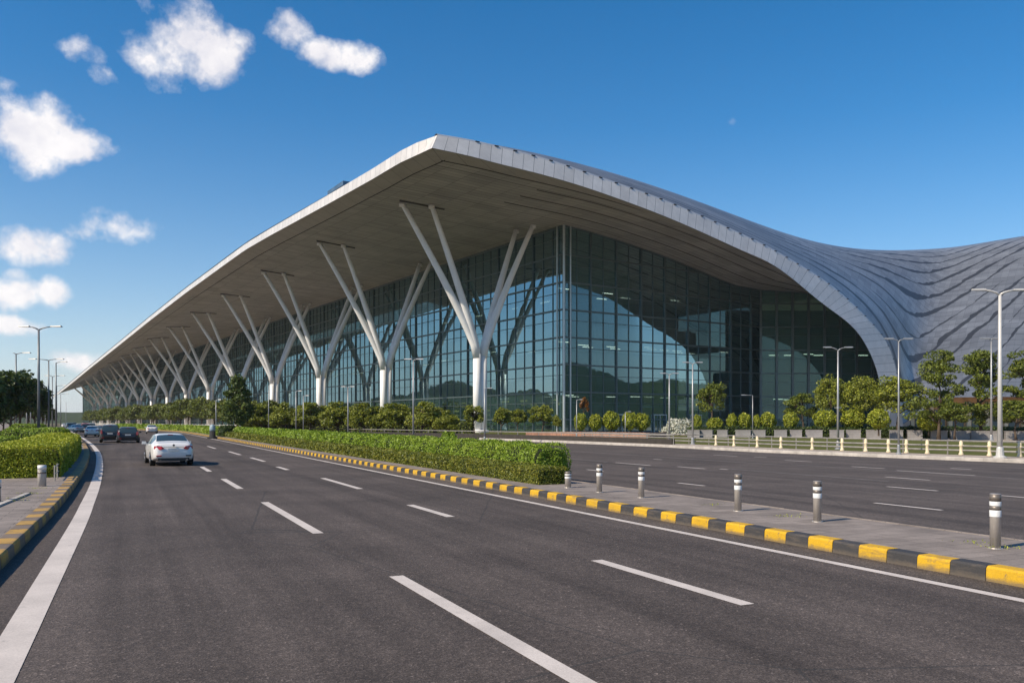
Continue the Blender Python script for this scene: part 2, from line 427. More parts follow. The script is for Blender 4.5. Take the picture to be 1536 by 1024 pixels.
for px, py, rx, ry, amp in clouds:
    a0, e0 = ae(px, py); ra = rx/F*math.cos(a0)**2*1.04; re = ry/F*math.cos(a0)*1.02
    qa = wt.math('DIVIDE', wt.math('SUBTRACT', az, a0), ra)
    # flatter below, billowing above
    qe = wt.math('DIVIDE', wt.math('SUBTRACT', el, e0), re)
    r2 = wt.math('ADD', wt.math('MULTIPLY', qa, qa), wt.math('MULTIPLY', qe, qe))
    v = wt.math('SUBTRACT', amp, wt.math('MULTIPLY', r2, .8))
    best = v if best is None else wt.math('SMOOTH_MAX', best, v, .25)
dens = wt.math('ADD', best, wt.math('MULTIPLY', fb, .85))
alpha = wt.ramp(wt.math('MULTIPLY', dens, 1.0), [(.0, 0.0), (.30, .16), (.75, .66), (1.0, .92)])
# shading: compare density with that a little nearer the sun and upward
shift = wt.new('ShaderNodeVectorMath', operation='ADD'); wt.lk(dn.outputs[0], shift.inputs[0]); shift.inputs[1].default_value = (-.012, 0, .022)
nz_s = wt.noise(shift.outputs[0], 12.0, 11, .58)
sh = wt.math('ADD', .55, wt.math('MULTIPLY', wt.math('SUBTRACT', nz_a, nz_s), 2.2), clamp=True)
ccol = wt.ramp(sh, [(.15, (5.0, 5.0, 5.6)), (.5, (6.3, 6.1, 6.3)), (.85, (7.4, 7.1, 7.0))])
hz = wt.math('POWER', 2.718, wt.math('MULTIPLY', wt.math('MAXIMUM', el, 0.0), -6.5))
skyc = wt.mix(wt.math('MULTIPLY', hz, .7), hs.outputs[0], (4.7, 5.3, 6.3))
mixc = wt.mix(alpha, skyc, ccol)
wt.lk(mixc, bg.inputs['Color']); bg.inputs['Strength'].default_value = .13

scene.view_settings.view_transform = 'Standard'; scene.view_settings.look = 'None'
scene.view_settings.exposure = 0.2; scene.view_settings.gamma = 1
scene.cycles.max_bounces = 8; scene.cycles.transparent_max_bounces = 12
scene.cycles.use_denoising = True

# ------------------------------------------------------------------ ground and roads
def crom(pts, ys):                                # smooth X(Y) through points
    P = np.array(pts, float); x = np.interp(ys, P[:,0], P[:,1])
    return x
def rk(Yv):
    Yv = np.asarray(Yv, float)
    k = np.array([(-40, 10.8+18.56), (0, 10.8), (135, 10.8-.464*135), (165, -66.5), (330, -175.5), (600, -351)])
    return np.interp(Yv, k[:,0], k[:,1])
def lk_(Yv):
    k = np.array([(-40, 15.6), (0, -1.95), (11.16,-6.86), (16.67,-9.27), (21.9,-11.6), (33, -16.9), (44.6,-22.5), (61,-30.9), (89.3,-46.2), (139,-73.5), (227,-122), (330,-188), (600,-365)])
    Yv = np.asarray(Yv, float); acc = 0
    for q, wq in ((-1, .1), (-.6, .2), (-.25, .2), (.25, .2), (.6, .2), (1, .1)):
        acc = acc + wq*np.interp(Yv+q*np.clip(Yv*.32, 4, 40), k[:,0], k[:,1])
    return acc
YS = np.concatenate([np.arange(-40, 60, 1.0), np.arange(60, 200, 3.0), np.arange(200, 601, 12.0)])
def strip(name, xa, xb, ys, z, mat, kind='structure'):
    mb = MB(); g = np.zeros((len(ys), 2, 3)); g[:,0,0] = xa; g[:,1,0] = xb; g[:,:,1] = np.asarray(ys)[:,None]; g[:,:,2] = z
    mb.grid(g, flip=True); o = mb.build(name, mat); o['kind'] = kind; return o
mb = MB(); S = 2200
mb.add([(-S,-S,-.04),(S,-S,-.04),(S,S,-.04),(-S,S,-.04)], [(0,1,2,3)]); mb.build('ground', M['ground'])['kind'] = 'structure'
strip('road', lk_(YS)-.02, rk(YS)+.02, YS, 0.0, M['asphalt'])
strip('gutter', rk(YS)-.62, rk(YS)-.0, YS, .004, M['gutter'])

KH = .19
def kerb(name, fx, y0, y1, side, mats, width=.24, block=.5, round_top=.02):
    """painted blocks along X=fx(Y); side=+1 the kerb lies to +X of the road edge"""
    ys = np.arange(y0, y1, .05); xs = fx(ys)
    ds = np.hypot(np.diff(xs), np.diff(ys)); cum = np.concatenate([[0], np.cumsum(ds)])
    n = int(cum[-1]/block); yb = np.interp(np.arange(n+1)*block, cum, ys); xb = fx(yb)
    mb = MB(); rr = random.Random(3)
    for i in range(n):
        p0 = np.array([xb[i], yb[i]]); p1 = np.array([xb[i+1], yb[i+1]]); dd = p1-p0; dd /= np.linalg.norm(dd)
        nn = np.array([dd[1], -dd[0]])*side
        p0 = p0 + dd*.004; p1 = p1 - dd*.004
        off = rr.uniform(-.004, .004); hz = KH + rr.uniform(-.004, .004)
        prof = [(0+off, -.02), (.012+off, hz-.03), (.035+off, hz-.004), (.06+off, hz), (width, hz), (width, -.02)]
        a = [(*(p0+nn*q), z) for q, z in prof]; b = [(*(p1+nn*q), z) for q, z in prof]
        k = len(prof); fs = [(j, j+1, k+j+1, k+j) for j in range(k-1)] + [tuple(range(k))[::-1], tuple(range(k, 2*k))]
        if side < 0: fs = [f[::-1] for f in fs]
        mb.add(a+b, fs, i % 2)
    o = mb.build(name, mats); o['kind'] = 'structure'; return o
kerb('kerb', rk, -8.13, 330, 1, [M['kerb_yellow'], M['kerb_black']])
kerb('kerb', lk_, -8, 330, -1, [M['kerb_ochre'], M['kerb_dust']], .30, .62)

# median island between the two roads
MED = lambda Yv: rk(Yv) + 3.05
yy = YS[YS <= 330]
mb = MB(); g = np.zeros((len(yy), 3, 3))
for k, (xx, z) in enumerate(((rk(yy)+.2, KH-.006), (MED(yy), KH-.012), (MED(yy)+.02, -.03))):
    g[:,k,0] = xx; g[:,k,1] = yy; g[:,k,2] = z
mb.grid(g, flip=True); mb.build('median_pavement', M['paving'])['kind'] = 'structure'
kerb('kerb', MED, -8, 200, -1, [M['paving'], M['paving']], .12, 1.0)

# left pavement
mb = MB(); g = np.zeros((len(YS), 2, 3)); g[:,0,0] = lk_(YS)-60; g[:,1,0] = lk_(YS)-.26; g[:,:,1] = YS[:,None]; g[:,:,2] = KH-.008
mb.grid(g, flip=True); mb.build('pavement', M['paving'])['kind'] = 'structure'

# wide road beyond the median
FARK = np.array([(-40, 66.0), (40, 24.6), (47.2, 20.2), (54.3, 16.1), (65.8, 11.6), (78, 4.6), (100, -7.6), (140, -30), (220, -76)])
fark = lambda Yv: np.interp(Yv, FARK[:,0], FARK[:,1])
y2 = YS[YS <= 200]
strip('wide_road', MED(y2), fark(y2)+.05, y2, 0.0, M['asphalt_wide'])
kerb('kerb', fark, -8, 200, 1, [M['kerb_stone'], M['kerb_stone']], .2, 1.0)
strip('far_pavement', fark(y2)+.18, fark(y2)+3.4, y2, KH-.006, M['paving_far'])
strip('lawn', fark(y2)+3.4, fark(y2)+36.0, y2, KH-.03, M['grass'])
strip('forecourt', fark(y2)+36.0, fark(y2)+160, y2, .02, M['paving_far'])
mb = MB(); mb.add([BP(53, 150, .03), BP(53, 640, .03), BP(86, 640, .03), BP(86, 150, .03)], [(0,3,2,1)]); mb.build('terminal_forecourt', M['paving_far'])['kind'] = 'structure'

# painted lines
def line_poly(name, ys, xs, wid):
    ys = np.asarray(ys, float); xs = np.asarray(xs, float)
    dx = np.gradient(xs); dy = np.gradient(ys); n = np.hypot(dx, dy); nx, ny = dy/n, -dx/n
    mb = MB(); g = np.zeros((len(ys), 2, 3))
    g[:,0,0] = xs-nx*wid/2; g[:,0,1] = ys-ny*wid/2; g[:,1,0] = xs+nx*wid/2; g[:,1,1] = ys+ny*wid/2; g[:,:,2] = .006
    mb.grid(g, flip=True); o = mb.build(name, M['road_paint']); o['kind'] = 'structure'; return o
ye = YS[(YS >= -20) & (YS <= 330)]
line_poly('edge_line', ye, lk_(ye) + np.interp(ye, [0, 8, 20, 40, 100], [.86, .76, .58, .52, .62]), .30)
line_poly('edge_line', ye, rk(ye) - .78, .17)
def dashes(name, segs, wid, mat=None):
    mb = MB(); nn = np.array([ROAD[1], -ROAD[0]])
    for (a, b) in segs:
        a = np.array(a); b = np.array(b); mid = (a+b)/2; h = abs(np.dot(b-a, ROAD))/2
        c = [mid-ROAD*h-nn*wid/2, mid-ROAD*h+nn*wid/2, mid+ROAD*h+nn*wid/2, mid+ROAD*h-nn*wid/2]
        mb.add([(*p, .006) for p in c], [(0,1,2,3)])
    o = mb.build(name, mat or M['road_paint']); o['kind'] = 'structure'; return o
near = [(592,864,893,1032),(398,753,476,800),(337,718,358,733),(303,700,314,707),(281,688,289,692)]
near += [(896,840,1120,907),(615,757,676,775),(482,717,543,733),(415,700,433,704.5),(377,686,396,692),(342,677,362,682),(310,669,325,672.6)]
dashes('lane_markings', [(gp(a,b), gp(c,e)) for a,b,c,e in near], .19)
wide = [(1312,754,1412,765),(1330,729.5,1407,736),(1330,715,1393,720),(1276,699.5,1328,702.5),(1018,724,1056,728.5),(923,693.6,976,698),
        (979,688.5,994.6,689.3),(1070,682,1106,684),(1131,685,1150,686),(1018,699.5,1056,703),(1080,703,1092,704),(1342,705.5,1466,712.8),(1429,702,1454,704),
        (1180,690,1215,692.5),(880,704,905,706.5),(1490,742,1560,748)]
dashes('lane_markings', [(gp(a,b), gp(c,e)) for a,b,c,e in wide], .15)
dashes('worn_lines', [(gp(850,676.5), gp(1180,696.5)), (gp(850,688), gp(916,692.5)), (gp(1180,696.5), gp(1536,718)), (gp(1095,703), gp(1330,722))], .10,
       simple('worn_paint', (.20, .185, .175), .8, 0, .4, 2))

# ------------------------------------------------------------------ TERMINAL
term = thing('airport_terminal', 'long glass airport terminal with sweeping curved metal roof on forked white columns', 'building')
SB = 1.0                                          # the outer edge of the end fascia leans back this far
def arch_pt(px, py, s0):
    r = (px-CX)/F; L = s0*(.543+.84*r)/(.84-.543*r); return (L, CAM_H+(HY-py)*(VV[1]*L+UU[1]*s0)/F)
inn_px = [(648,222),(700,233),(750,246),(825,265),(902,289),(1004,327),(1105,372),(1166,401),(1230,452),(1278,489),(1303,525),(1318,566),(1323,605),(1325,640)]
out_px = [(656,203),(703,211),(752,222),(827,242),(903,268),(1006,305),(1108,350),(1172,382),(1250,431),(1308,485),(1334,522),(1346,565),(1351,605),(1353,640)]
inn = np.array([arch_pt(a_, b_, 94.0) for a_, b_ in inn_px]); out = np.array([arch_pt(a_, b_, 94.0+SB) for a_, b_ in out_px])
td = np.linspace(0, len(inn)-1, 141)
def cspl(v):                                      # Catmull-Rom resample
    o = []
    for x in td:
        i = min(int(x), len(v)-2); f = x-i
        p0, p1, p2, p3 = v[max(i-1,0)], v[i], v[i+1], v[min(i+2, len(v)-1)]
        o.append(.5*((2*p1)+(-p0+p2)*f+(2*p0-5*p1+4*p2-p3)*f*f+(-p0+3*p1-3*p2+p3)*f**3))
    o = np.array(o); k = np.array([1, 2, 3, 2, 1])/9
    return np.convolve(np.r_[2*o[0]-o[2], 2*o[0]-o[1], o, 2*o[-1]-o[-2], 2*o[-1]-o[-3]], k, 'valid')
IL, IZ, OL, OZ = cspl(inn[:,0]), cspl(inn[:,1]), cspl(out[:,0]), cspl(out[:,1])
L0 = float(IL[0])
arcl = np.concatenate([[0], np.cumsum(np.hypot(np.diff(IL), np.diff(IZ)))])
o_ = np.argsort(IL); IL_s, IZ_s = IL[o_], IZ[o_]
def Aarch(L): return np.interp(L, np.r_[IL_s, IL_s[-1]+2, IL_s[-1]+30], np.r_[IZ_s, -3, -40])
def shift(s, L=100.0): return (19+.85*np.maximum(0, np.asarray(L, float)-128))*(1-np.exp(-(np.maximum(s, 94)-94)/6.0))
HS = np.array([(94,37.2),(112,37.2),(130,37.55),(163,38.35),(180,38.6),(197,38.2),(240,37.1),(296,35.1),(364,32.3),(467,28.2),(560,24.2),(641,21.0),(700,19.0)])
def drop(s): return float(IZ[0])-np.interp(s, HS[:,0], HS[:,1])
def zsof(L, s):
    q = np.clip((85.5-L)/36.5, 0, 1)
    return Aarch(L-shift(s, L)*np.clip((L-49.6)/30, 0, 1)) - drop(s)*q**1.8*np.clip((np.asarray(s)-94)/10, 0, 1)
S_END = 690.0
# soffit
s_n = np.concatenate([np.linspace(94, 130, 26), np.linspace(134, S_END, 90)])
L_n = np.linspace(L0, 84.0, 24)
mb = MB()
def surf(Ls, ss, fn, flip=False, m=0):
    LL, SS = np.meshgrid(Ls, ss); ZZ = fn(LL, SS)
    P = np.stack([VV[0]*LL+UU[0]*SS, VV[1]*LL+UU[1]*SS, ZZ], -1)
    mb.grid(P, m, flip, np.stack([SS, LL], -1))
surf(L_n, s_n, zsof)
surf(np.linspace(84.0, 151, 54), np.concatenate([np.linspace(94, 130, 26), [145, 170, 200]]), lambda L, s: np.maximum(zsof(L, s), -.8))
surf(np.linspace(84.0, 92, 5), np.linspace(200, S_END, 60), zsof)
soffit = mb.build('soffit', M['soffit'], term, True)
# soffit border band: 3 m wide, 3 cm below, along both edges, with the dark seam on its inner side
mb = MB(); WB = 3.6
sb = np.linspace(94, S_END, 130); g = np.zeros((len(sb), 2, 3)); uvb = np.zeros((len(sb), 2, 2))
for k, Lk in enumerate((L0, L0+WB)):
    z = zsof(Lk, sb)-.05
    sbk = sb + (WB*.9 if k else 0)*np.linspace(1, 0, len(sb))
    g[:,k,0] = VV[0]*Lk+UU[0]*sbk; g[:,k,1] = VV[1]*Lk+UU[1]*sbk; g[:,k,2] = z; uvb[:,k,0] = sb; uvb[:,k,1] = k
mb.grid(g, 0, False, uvb)
nI = len(IL); g = np.zeros((nI, 2, 3)); uvb = np.zeros((nI, 2, 2))
for k, ds in enumerate((0, WB)):
    Lk = IL + (WB*.9 if k else 0)*np.clip(1-arcl/60, 0, 1) + (shift(94+ds, IL)*np.clip((IL-49.6)/30, 0, 1) if k else 0)
    z = IZ-.05-.03*k
    p = [VV[0]*Lk+UU[0]*(94+ds), VV[1]*Lk+UU[1]*(94+ds), z]
    for q in range(3): g[:,k,q] = p[q]
    uvb[:,k,0] = arcl; uvb[:,k,1] = k
mb.grid(g, 0, True, uvb)
mb.build('soffit_border', M['soffit_edge'], term, True)
mb = MB()
path = [tuple(BP(L0+WB, s+WB*.9*(1-(s-94)/(S_END-94)), float(zsof(L0+WB, s))-.05)) for s in sb]
mb.tube(path, .09, 4)
path = [(VV[0]*l+UU[0]*(94+WB), VV[1]*l+UU[1]*(94+WB), z-.08) for l, z in zip(IL + WB*.9*np.clip(1-arcl/60, 0, 1) + shift(94+WB, IL)*np.clip((IL-49.6)/30, 0, 1), IZ)]
mb.tube(path[::2], .09, 4)
for Ld in (62, 70, 78):                          # long seams running with the arch toward the foot
    pth = []
    for s in np.linspace(100, 114, 8): pass
for s0 in (101.5, 106, 110.5):
    pth = []
    for L in np.linspace(70, 150, 40):
        z = float(zsof(L, s0))
        if z > 1: pth.append(BP(L, s0, z-.03))
    mb.tube(pth, .07, 4)
mb.build('soffit_seam', M['seam_dark'], term)
# fascia: long eave and end arch
mb = MB(); g = np.zeros((len(sb), 2, 3)); uvb = np.zeros((len(sb), 2, 2))
for k, (Lk, dz) in enumerate(((L0-.02, -.02), (L0+.12, 1.72))):
    z = zsof(L0, sb) + dz*(np.interp(sb, [94, 110, 180, 690], [1, .93, .8, .75]) if k else 1)
    sk = sb.copy(); sk[0] += .75 if k else 0
    g[:,k,0] = VV[0]*Lk+UU[0]*sk; g[:,k,1] = VV[1]*Lk+UU[1]*sk; g[:,k,2] = z; uvb[:,k,0] = sb; uvb[:,k,1] = dz
g[0,0] = (*BP(IL[0], 94)[:2], IZ[0]); g[0,1] = (*BP(OL[0], 94+SB)[:2], OZ[0]); mb.grid(g, 0, True, uvb)
g = np.zeros((nI, 3, 3)); uvb = np.zeros((nI, 3, 2))
for k, (Lk, zk, ds) in enumerate(((IL, IZ, 0.0), (OL*.5+IL*.5, OZ*.5+IZ*.5, SB*.5), (OL, OZ, SB))):
    sft = 94 + ds
    g[:,k,0] = VV[0]*Lk+UU[0]*sft; g[:,k,1] = VV[1]*Lk+UU[1]*sft; g[:,k,2] = zk; uvb[:,k,0] = arcl; uvb[:,k,1] = k
mb.grid(g, 0, False, uvb)
mb.build('fascia', M['fascia'], term)

# roof skin: the visible flank rising from the end arch to the far crest and sweeping to the right
SIL = np.array([(640,200.5),(652,203),(700,210),(760,221),(860,246),(900,257),(1000,289),(1036,302),(1130,338),(1190,361),(1250,377),(1310,383),(1400,378),(1470,369),(1536,357),(1650,341),(1850,332),(2100,335)])
DEP = np.array([(640,107),(652,107.5),(700,112),(800,122),(900,131),(1000,140),(1130,154),(1190,166),(1250,180),(1310,190),(1400,200),(1536,207),(1750,213),(2100,216)])
lowp = [(l, z) for l, z in zip(OL, OZ)]
lo, up = [], []
LUT = np.array([(49,648),(60,705),(75,800),(88.8,905),(100,1000),(108,1075),(117,1145),(125.4,1205),(132,1255),(137,1300),(141,1338),(144,1372),(147,1405),(152,1440)])
for i in range(0, len(OL), 2):
    if OZ[i] < .6: break
    b = BP(OL[i], 94+SB+.5, OZ[i]+.12); lo.append(b); up.append(np.interp(OL[i], LUT[:,0], LUT[:,1]))
fx = lo[-1]
for px, Yk, z, upx in ((1368,162.5,2.6,1452),(1392,164,5.0,1480),(1431,166,6.8,1515),(1490,168,7.0,1560),(1540,170,7.0,1605),(1620,173,7.0,1690),(1750,177,7.0,1830),(1950,182,7.0,2050)):
    lo.append((xat(px, Yk), Yk, z)); up.append(upx)
lo = np.array(lo); upx = np.array(up)
# resample evenly along
al = np.concatenate([[0], np.cumsum(np.linalg.norm(np.diff(lo, axis=0), axis=1))])
ta = np.linspace(0, al[-1], 220)
lo = np.stack([np.interp(ta, al, lo[:,k]) for k in range(3)], 1); upx = np.interp(ta, al, upx)
ker = np.ones(7)/7
def smooth(a): return np.convolve(np.pad(a, 3, mode='edge'), ker, 'valid')
Yd = smooth(np.interp(upx, DEP[:,0], DEP[:,1])); upz = CAM_H+(HY-smooth(np.interp(upx, SIL[:,0], SIL[:,1])))*Yd/F
hi = np.stack([(upx-CX)/F*Yd, Yd, upz], 1)
NW = 40; W = np.linspace(0, 1, NW); G = np.zeros((len(ta), NW, 3)); UVr = np.zeros((len(ta), NW, 2)); SWP = np.zeros((len(ta), NW))
an = ta/ta[-1]
for j, wv in enumerate(W):
    ez = np.sin(wv*math.pi/2)**.92
    G[:,j,:2] = lo[:,:2]*(1-wv)+hi[:,:2]*wv
    # soft swell so that the flank is not a ruled sheet
    G[:,j,2] = lo[:,2]*(1-ez)+hi[:,2]*ez
    UVr[:,j,0] = ta; UVr[:,j,1] = wv*np.linalg.norm(hi-lo, axis=1)
    k = np.clip((an-.46)/.22, 0, 2)
    SWP[:,j] = wv*15.0 - 7.5*k**1.7*(1-wv*.15) + 4.2*np.clip((an-.35)/.3, 0, 1)*(1-wv)
for j in range(1, NW-1):                          # relax the flank so the fold at the arch foot softens upward
    for _ in range(int(700*W[j]*(1-W[j]))):
        g = G[:,j]; ext = np.vstack([2*g[:1]-g[1:2], g, 2*g[-1:]-g[-2:-1]]); G[:,j] = (ext[:-2]+2*ext[1:-1]+ext[2:])/4
mb = MB(); mb.grid(G, 0, False, UVr)
# far side of the crest, falling away
back = []
for q, (dy, dz) in enumerate(((0,0),(6,.3),(16,-.6),(34,-4),(60,-14))):
    Bk = hi.copy(); qk = np.clip((an-.22)/.3, 0, 1); Bk[:,0] += UU[0]*dy*.6*qk; Bk[:,1] += dy*qk; Bk[:,2] += dz*qk-.02*q*(1-qk); back.append(Bk)
mb.grid(np.stack(back, 1), 0, False, np.stack([np.stack([ta, np.full(len(ta), 40+6*q)], -1) for q in range(len(back))], 1))
roof = mb.build('roof', M['roof'], term, True)
att = roof.data.attributes.new('sweep', 'FLOAT', 'POINT')
vals = np.full(len(mb.v), .5, np.float32); vals[:SWP.size] = SWP.ravel(); att.data.foreach_set('value', vals)
# roof over the long hall, above the eave
mb = MB(); sr = np.concatenate([np.linspace(93.4, 130, 12), np.linspace(140, S_END, 60)])
def zroof(L, s):
    a = np.clip((L-L0)/40, 0, 1)
    e = zsof(np.full_like(s, L0), s)+1.6
    return e*(1-a)+(38.9-drop(s)*.35)*a*1.0 + np.sin(a*math.pi)*1.2 - np.clip((L-95)/60, 0, 1)**2*26
surf(np.concatenate([np.linspace(L0+.15, 95, 14), np.linspace(100, 112, 3)]), sr[sr > 124], zroof, False)
Lq = np.linspace(L0+1.6, 80, 16); surf(Lq, np.r_[95.4, sr[(sr > 96) & (sr <= 132)]], lambda L, s: np.minimum(zsof(np.full_like(s, L0), s)+1.5, np.interp(L, OL[:90], OZ[:90])-.7), False)
hall = mb.build('roof', M['roof'], term, True)
att = hall.data.attributes.new('sweep', 'FLOAT', 'POINT'); att.data.foreach_set('value', np.full(len(mb.v), .97, np.float32))
# edge trim (gutter) between arch fascia and roof skin
mb = MB(); gt = np.zeros((len(ta), 4, 3))
m_arch = lo[:,2] > .3
for k, (du, dz, sd_) in enumerate(((-.48, -.12, 0), (-.40, .10, 0), (-.1, .20, 0), (.4, .05, 0))):
    gt[:,k] = lo; gt[:,k,0] += UU[0]*du; gt[:,k,1] += UU[1]*du; gt[:,k,2] += dz
nk = int(np.argmax(np.hypot(lo[:,0]-fx[0], lo[:,1]-fx[1]) < 1.6))
mb.grid(gt[:nk], 0, False); mb.build('roof_trim', M['roof_edge'], term, True)
# dark blocks along the gutter, standing in for shaded gaps under the roof edge
for i in range(6, nk, 3):
    mb = MB(); p = lo[i]; mb.box((p[0]-UU[0]*.52, p[1]-UU[1]*.52, p[2]-.02), (.6, .14, .10), math.atan2(VV[1], VV[0])); mb.build('shade_gap_block', M['seam_dark'], term)
# small glazed lantern peeking over the long eave
mb = MB(); sL = 131
a, b, c, e = BP(50.2, sL-3), BP(50.2, sL+4), BP(52, sL-3), BP(52, sL+4)
mb.add([(a[0],a[1],40.2),(b[0],b[1],40.2),(e[0],e[1],40.2),(c[0],c[1],40.2),(a[0],a[1],zat(271, a[1])),(b[0],b[1],zat(287, b[1])),(e[0],e[1],zat(287, b[1])),(c[0],c[1],zat(271, a[1]))],
       [(0,1,5,4),(1,2,6,5),(2,3,7,6),(3,0,4,7),(4,5,6,7)])
mb.build('roof_lantern', simple('lantern_glass', (.10, .15, .20), .15, .3, .3, .6), term)

# curtain walls
CL, CS = 85.5, 116.0
def wall(pts_top_fn, a, b, n):
    """a,b plan points (x,y); returns grid columns of (x,y,ztop)"""
    cols = []
    for i in range(n+1):
        f = i/n; x, y = a[0]*(1-f)+b[0]*f, a[1]*(1-f)+b[1]*f
        L, s = BLs(x, y); cols.append((x, y, float(zsof(L, s))+.25))
    return cols
def curtain(name, a, b, panel, heavy_every, mat, mull_mat, hb=4.75, z0=2.35, wide=.13, hv=.30, secondary=True, nrm=None):
    a, b = np.array(a[:2]), np.array(b[:2]); ln = np.linalg.norm(b-a); n = max(1, round(ln/panel)); d_ = (b-a)/ln
    nr = np.array([d_[1], -d_[0]]); rz = math.atan2(d_[1], d_[0])
    if nrm is not None and np.dot(nr, nrm) < 0: nr = -nr
    cols = wall(None, a, b, n)
    mb = MB(); g = np.zeros((n+1, 2, 3)); uv = np.zeros((n+1, 2, 2))
    for i, (x, y, zt) in enumerate(cols):
        g[i,0] = (x, y, 0); g[i,1] = (x, y, zt); uv[i,0] = (i*3.0+.01, 0); uv[i,1] = (i*3.0+.01, zt)
    mb.grid(g, 0, False, uv)
    gl = mb.build(name, mat, term)
    mb = MB(); tops = np.array([c[2] for c in cols]); ls = np.linspace(0, ln, n+1)
    for i, (x, y, zt) in enumerate(cols):
        h = zt; wv = hv if i % heavy_every == 0 else wide; dp = .34 if i % heavy_every == 0 else .18
        mb.box((x+nr[0]*(dp/2-.05), y+nr[1]*(dp/2-.05), h/2), (wv, dp, h), rz)
    z = z0; k = 0
    while z < tops.max():
        ok = tops > z+.4
        i = 0
        while i <= n:
            if ok[i]:
                j = i
                while j < n and ok[j+1]: j += 1
                l0, l1 = ls[i], ls[j]
                if j < n: l1 += (ls[j+1]-ls[j])*.8
                if i > 0: l0 -= (ls[i]-ls[i-1])*.8
                c = a+d_*(l0+l1)/2
                mb.box((c[0]+nr[0]*.11, c[1]+nr[1]*.11, z), (l1-l0, .28, .24), rz)
                if secondary:
                    mb.box((c[0]+nr[0]*.06, c[1]+nr[1]*.06, z+hb*.62), (l1-l0, .15, .08), rz) if z+hb*.62 < tops[i:j+1].min() else None
                i = j+1
            else: i += 1
        z += hb
    for i in range(n):                            # head trim under the soffit
        x0, y0, z0_ = cols[i]; x1, y1, z1_ = cols[i+1]
        mb.tube([(x0+nr[0]*.1, y0+nr[1]*.1, z0_-.25), (x1+nr[0]*.1, y1+nr[1]*.1, z1_-.25)], .22, 4)
    mb.build('mullions', mull_mat, gl)
    return gl
corner = BP(CL, CS); c2 = (51.0, 171.0); c3 = (77.0, 170.5)
curtain('glass_wall', BP(CL, 640), corner, 3.0, 4, M['glass'], M['mullion'], nrm=(-VV[0], -VV[1]), wide=.08, hv=.13)
curtain('glass_wall', BP(66, 668), BP(CL, 640), 3.0, 4, M['glass'], M['mullion'], nrm=(-VV[0], -VV[1]), wide=.1, hv=.16, secondary=False)
curtain('glass_wall', corner, c2, 3.0, 2, M['glass'], M['mullion'], nrm=(-UU[0], -UU[1]), wide=.10, hv=.24)
curtain('glass_wall', c2, c3, 3.1, 1, M['glass_dark'], M['mullion'], nrm=(0, -1), wide=.3, hv=.5)
mb = MB()
for off in (.0, 1.4):
    p = BP(CL+off, CS-.25); mb.tube([(p[0], p[1], 0), (p[0], p[1], 37.0)], .16 if off else .22, 8)
p = BP(CL-.25, CS+1.4); mb.tube([(p[0], p[1], 0), (p[0], p[1], 37.0)], .16, 8)
mb.build('corner_post', M['mullion_light'], term)
# interior: floors, core, lit strips
mb = MB(); rzL = math.atan2(UU[1], UU[0])
for z in (7.1, 16.6, 26.1):
    for s0, s1 in ((118, 640),):
        c = BP(CL+9.5, (s0+s1)/2, z); mb.box(c, (s1-s0, 15, .5), rzL)
    c = BP((CL+2+131)/2, 126, z); mb.box(c, (131-CL-4, 15, .5), math.atan2(VV[1], VV[0]))
for z in (7.1, 16.6): mb.box((66, 181, z), (27, 14, .5), 0)
mb.build('floor_slab', M['slab'], term)
mb = MB(); c = BP(CL+28, 379+8, 16); mb.box(c, (522, 1, 32), rzL); mb.box(BP(CL+30, 142, 15), (44, 1, 30), math.atan2(VV[1], VV[0])); mb.box((68, 187, 13.4), (40, 1, 26.8), 0)
rr = random.Random(5)
for i in range(46):
    s0 = 124+i*11+rr.uniform(-2, 2); mb.box(BP(CL+rr.uniform(9, 20), s0, rr.choice((9.8, 19.3, 3.5))), (rr.uniform(2, 6), 3, rr.uniform(3, 6)), rzL)
for i in range(12):
    L0 = CL+5+i*4; mb.box(BP(L0, 116+rr.uniform(8, 16), rr.choice((3, 9.8, 19))), (rr.uniform(1.5, 3), 2, rr.uniform(3, 6)), rzL)
mb.build('inner_wall', M['inner_wall'], term)
mb = MB(); mb.add([BP(CL+.2, 640, .06), BP(CL+.2, 116.3, .06), BP(135, 116.3, .06), BP(135, 640, .06)], [(0,1,2,3)]); mb.build('inner_floor', M['inner_floor'], term)
def one(name, mat, c, size, rz):
    mb = MB(); mb.box(c, size, rz); mb.build(name, mat, term)
for z in (6.7, 16.2, 25.7):
    for i in range(44):
        if rr.random() < .4: one('ceiling_light', M['tube_light'], BP(CL+rr.choice((4, 7, 10)), 120+i*5.2, z), (3.2, .16, .08), rzL)
    for i in range(14):
        if rr.random() < .55: one('ceiling_light', M['tube_light'], BP(CL+3+i*3.4, 116+rr.choice((4, 7, 10)), z), (2.4, .16, .08), math.atan2(VV[1], VV[0]))
for z in (6.7, 16.2):
    for i in range(8):
        if rr.random() < .7: one('ceiling_light', M['tube_light'], (53+i*3.2, 176+rr.choice((0, 3)), z), (2.0, .16, .08), 0)
for i in range(22):
    s0 = 118+i*3.4
    if i > 1 and rr.random() < .75:
        for z in (3.4, 4.3, 5.2, 6.0):
            if rr.random() < .6: one('shop_light', M['warm_strip'], BP(CL+4.5, s0, z), (rr.uniform(1.6, 3.2), .12, rr.choice((.18, .35, .12))), rzL)
# entrance doors in the end wall
for i in range(3):
    L0 = CL+13+i*9.2
    mb = MB(); c = BP(L0, CS-.35, 1.5); rze = math.atan2(VV[1], VV[0])
    for dx in (-1.5, 0, 1.5): mb.box((c[0]+VV[0]*dx, c[1]+VV[1]*dx, 1.6), (.12, .22, 3.2), rze)
    mb.box((c[0], c[1], 3.25), (3.2, .24, .22), rze)
    mb.build('door', M['mullion_light'], term)
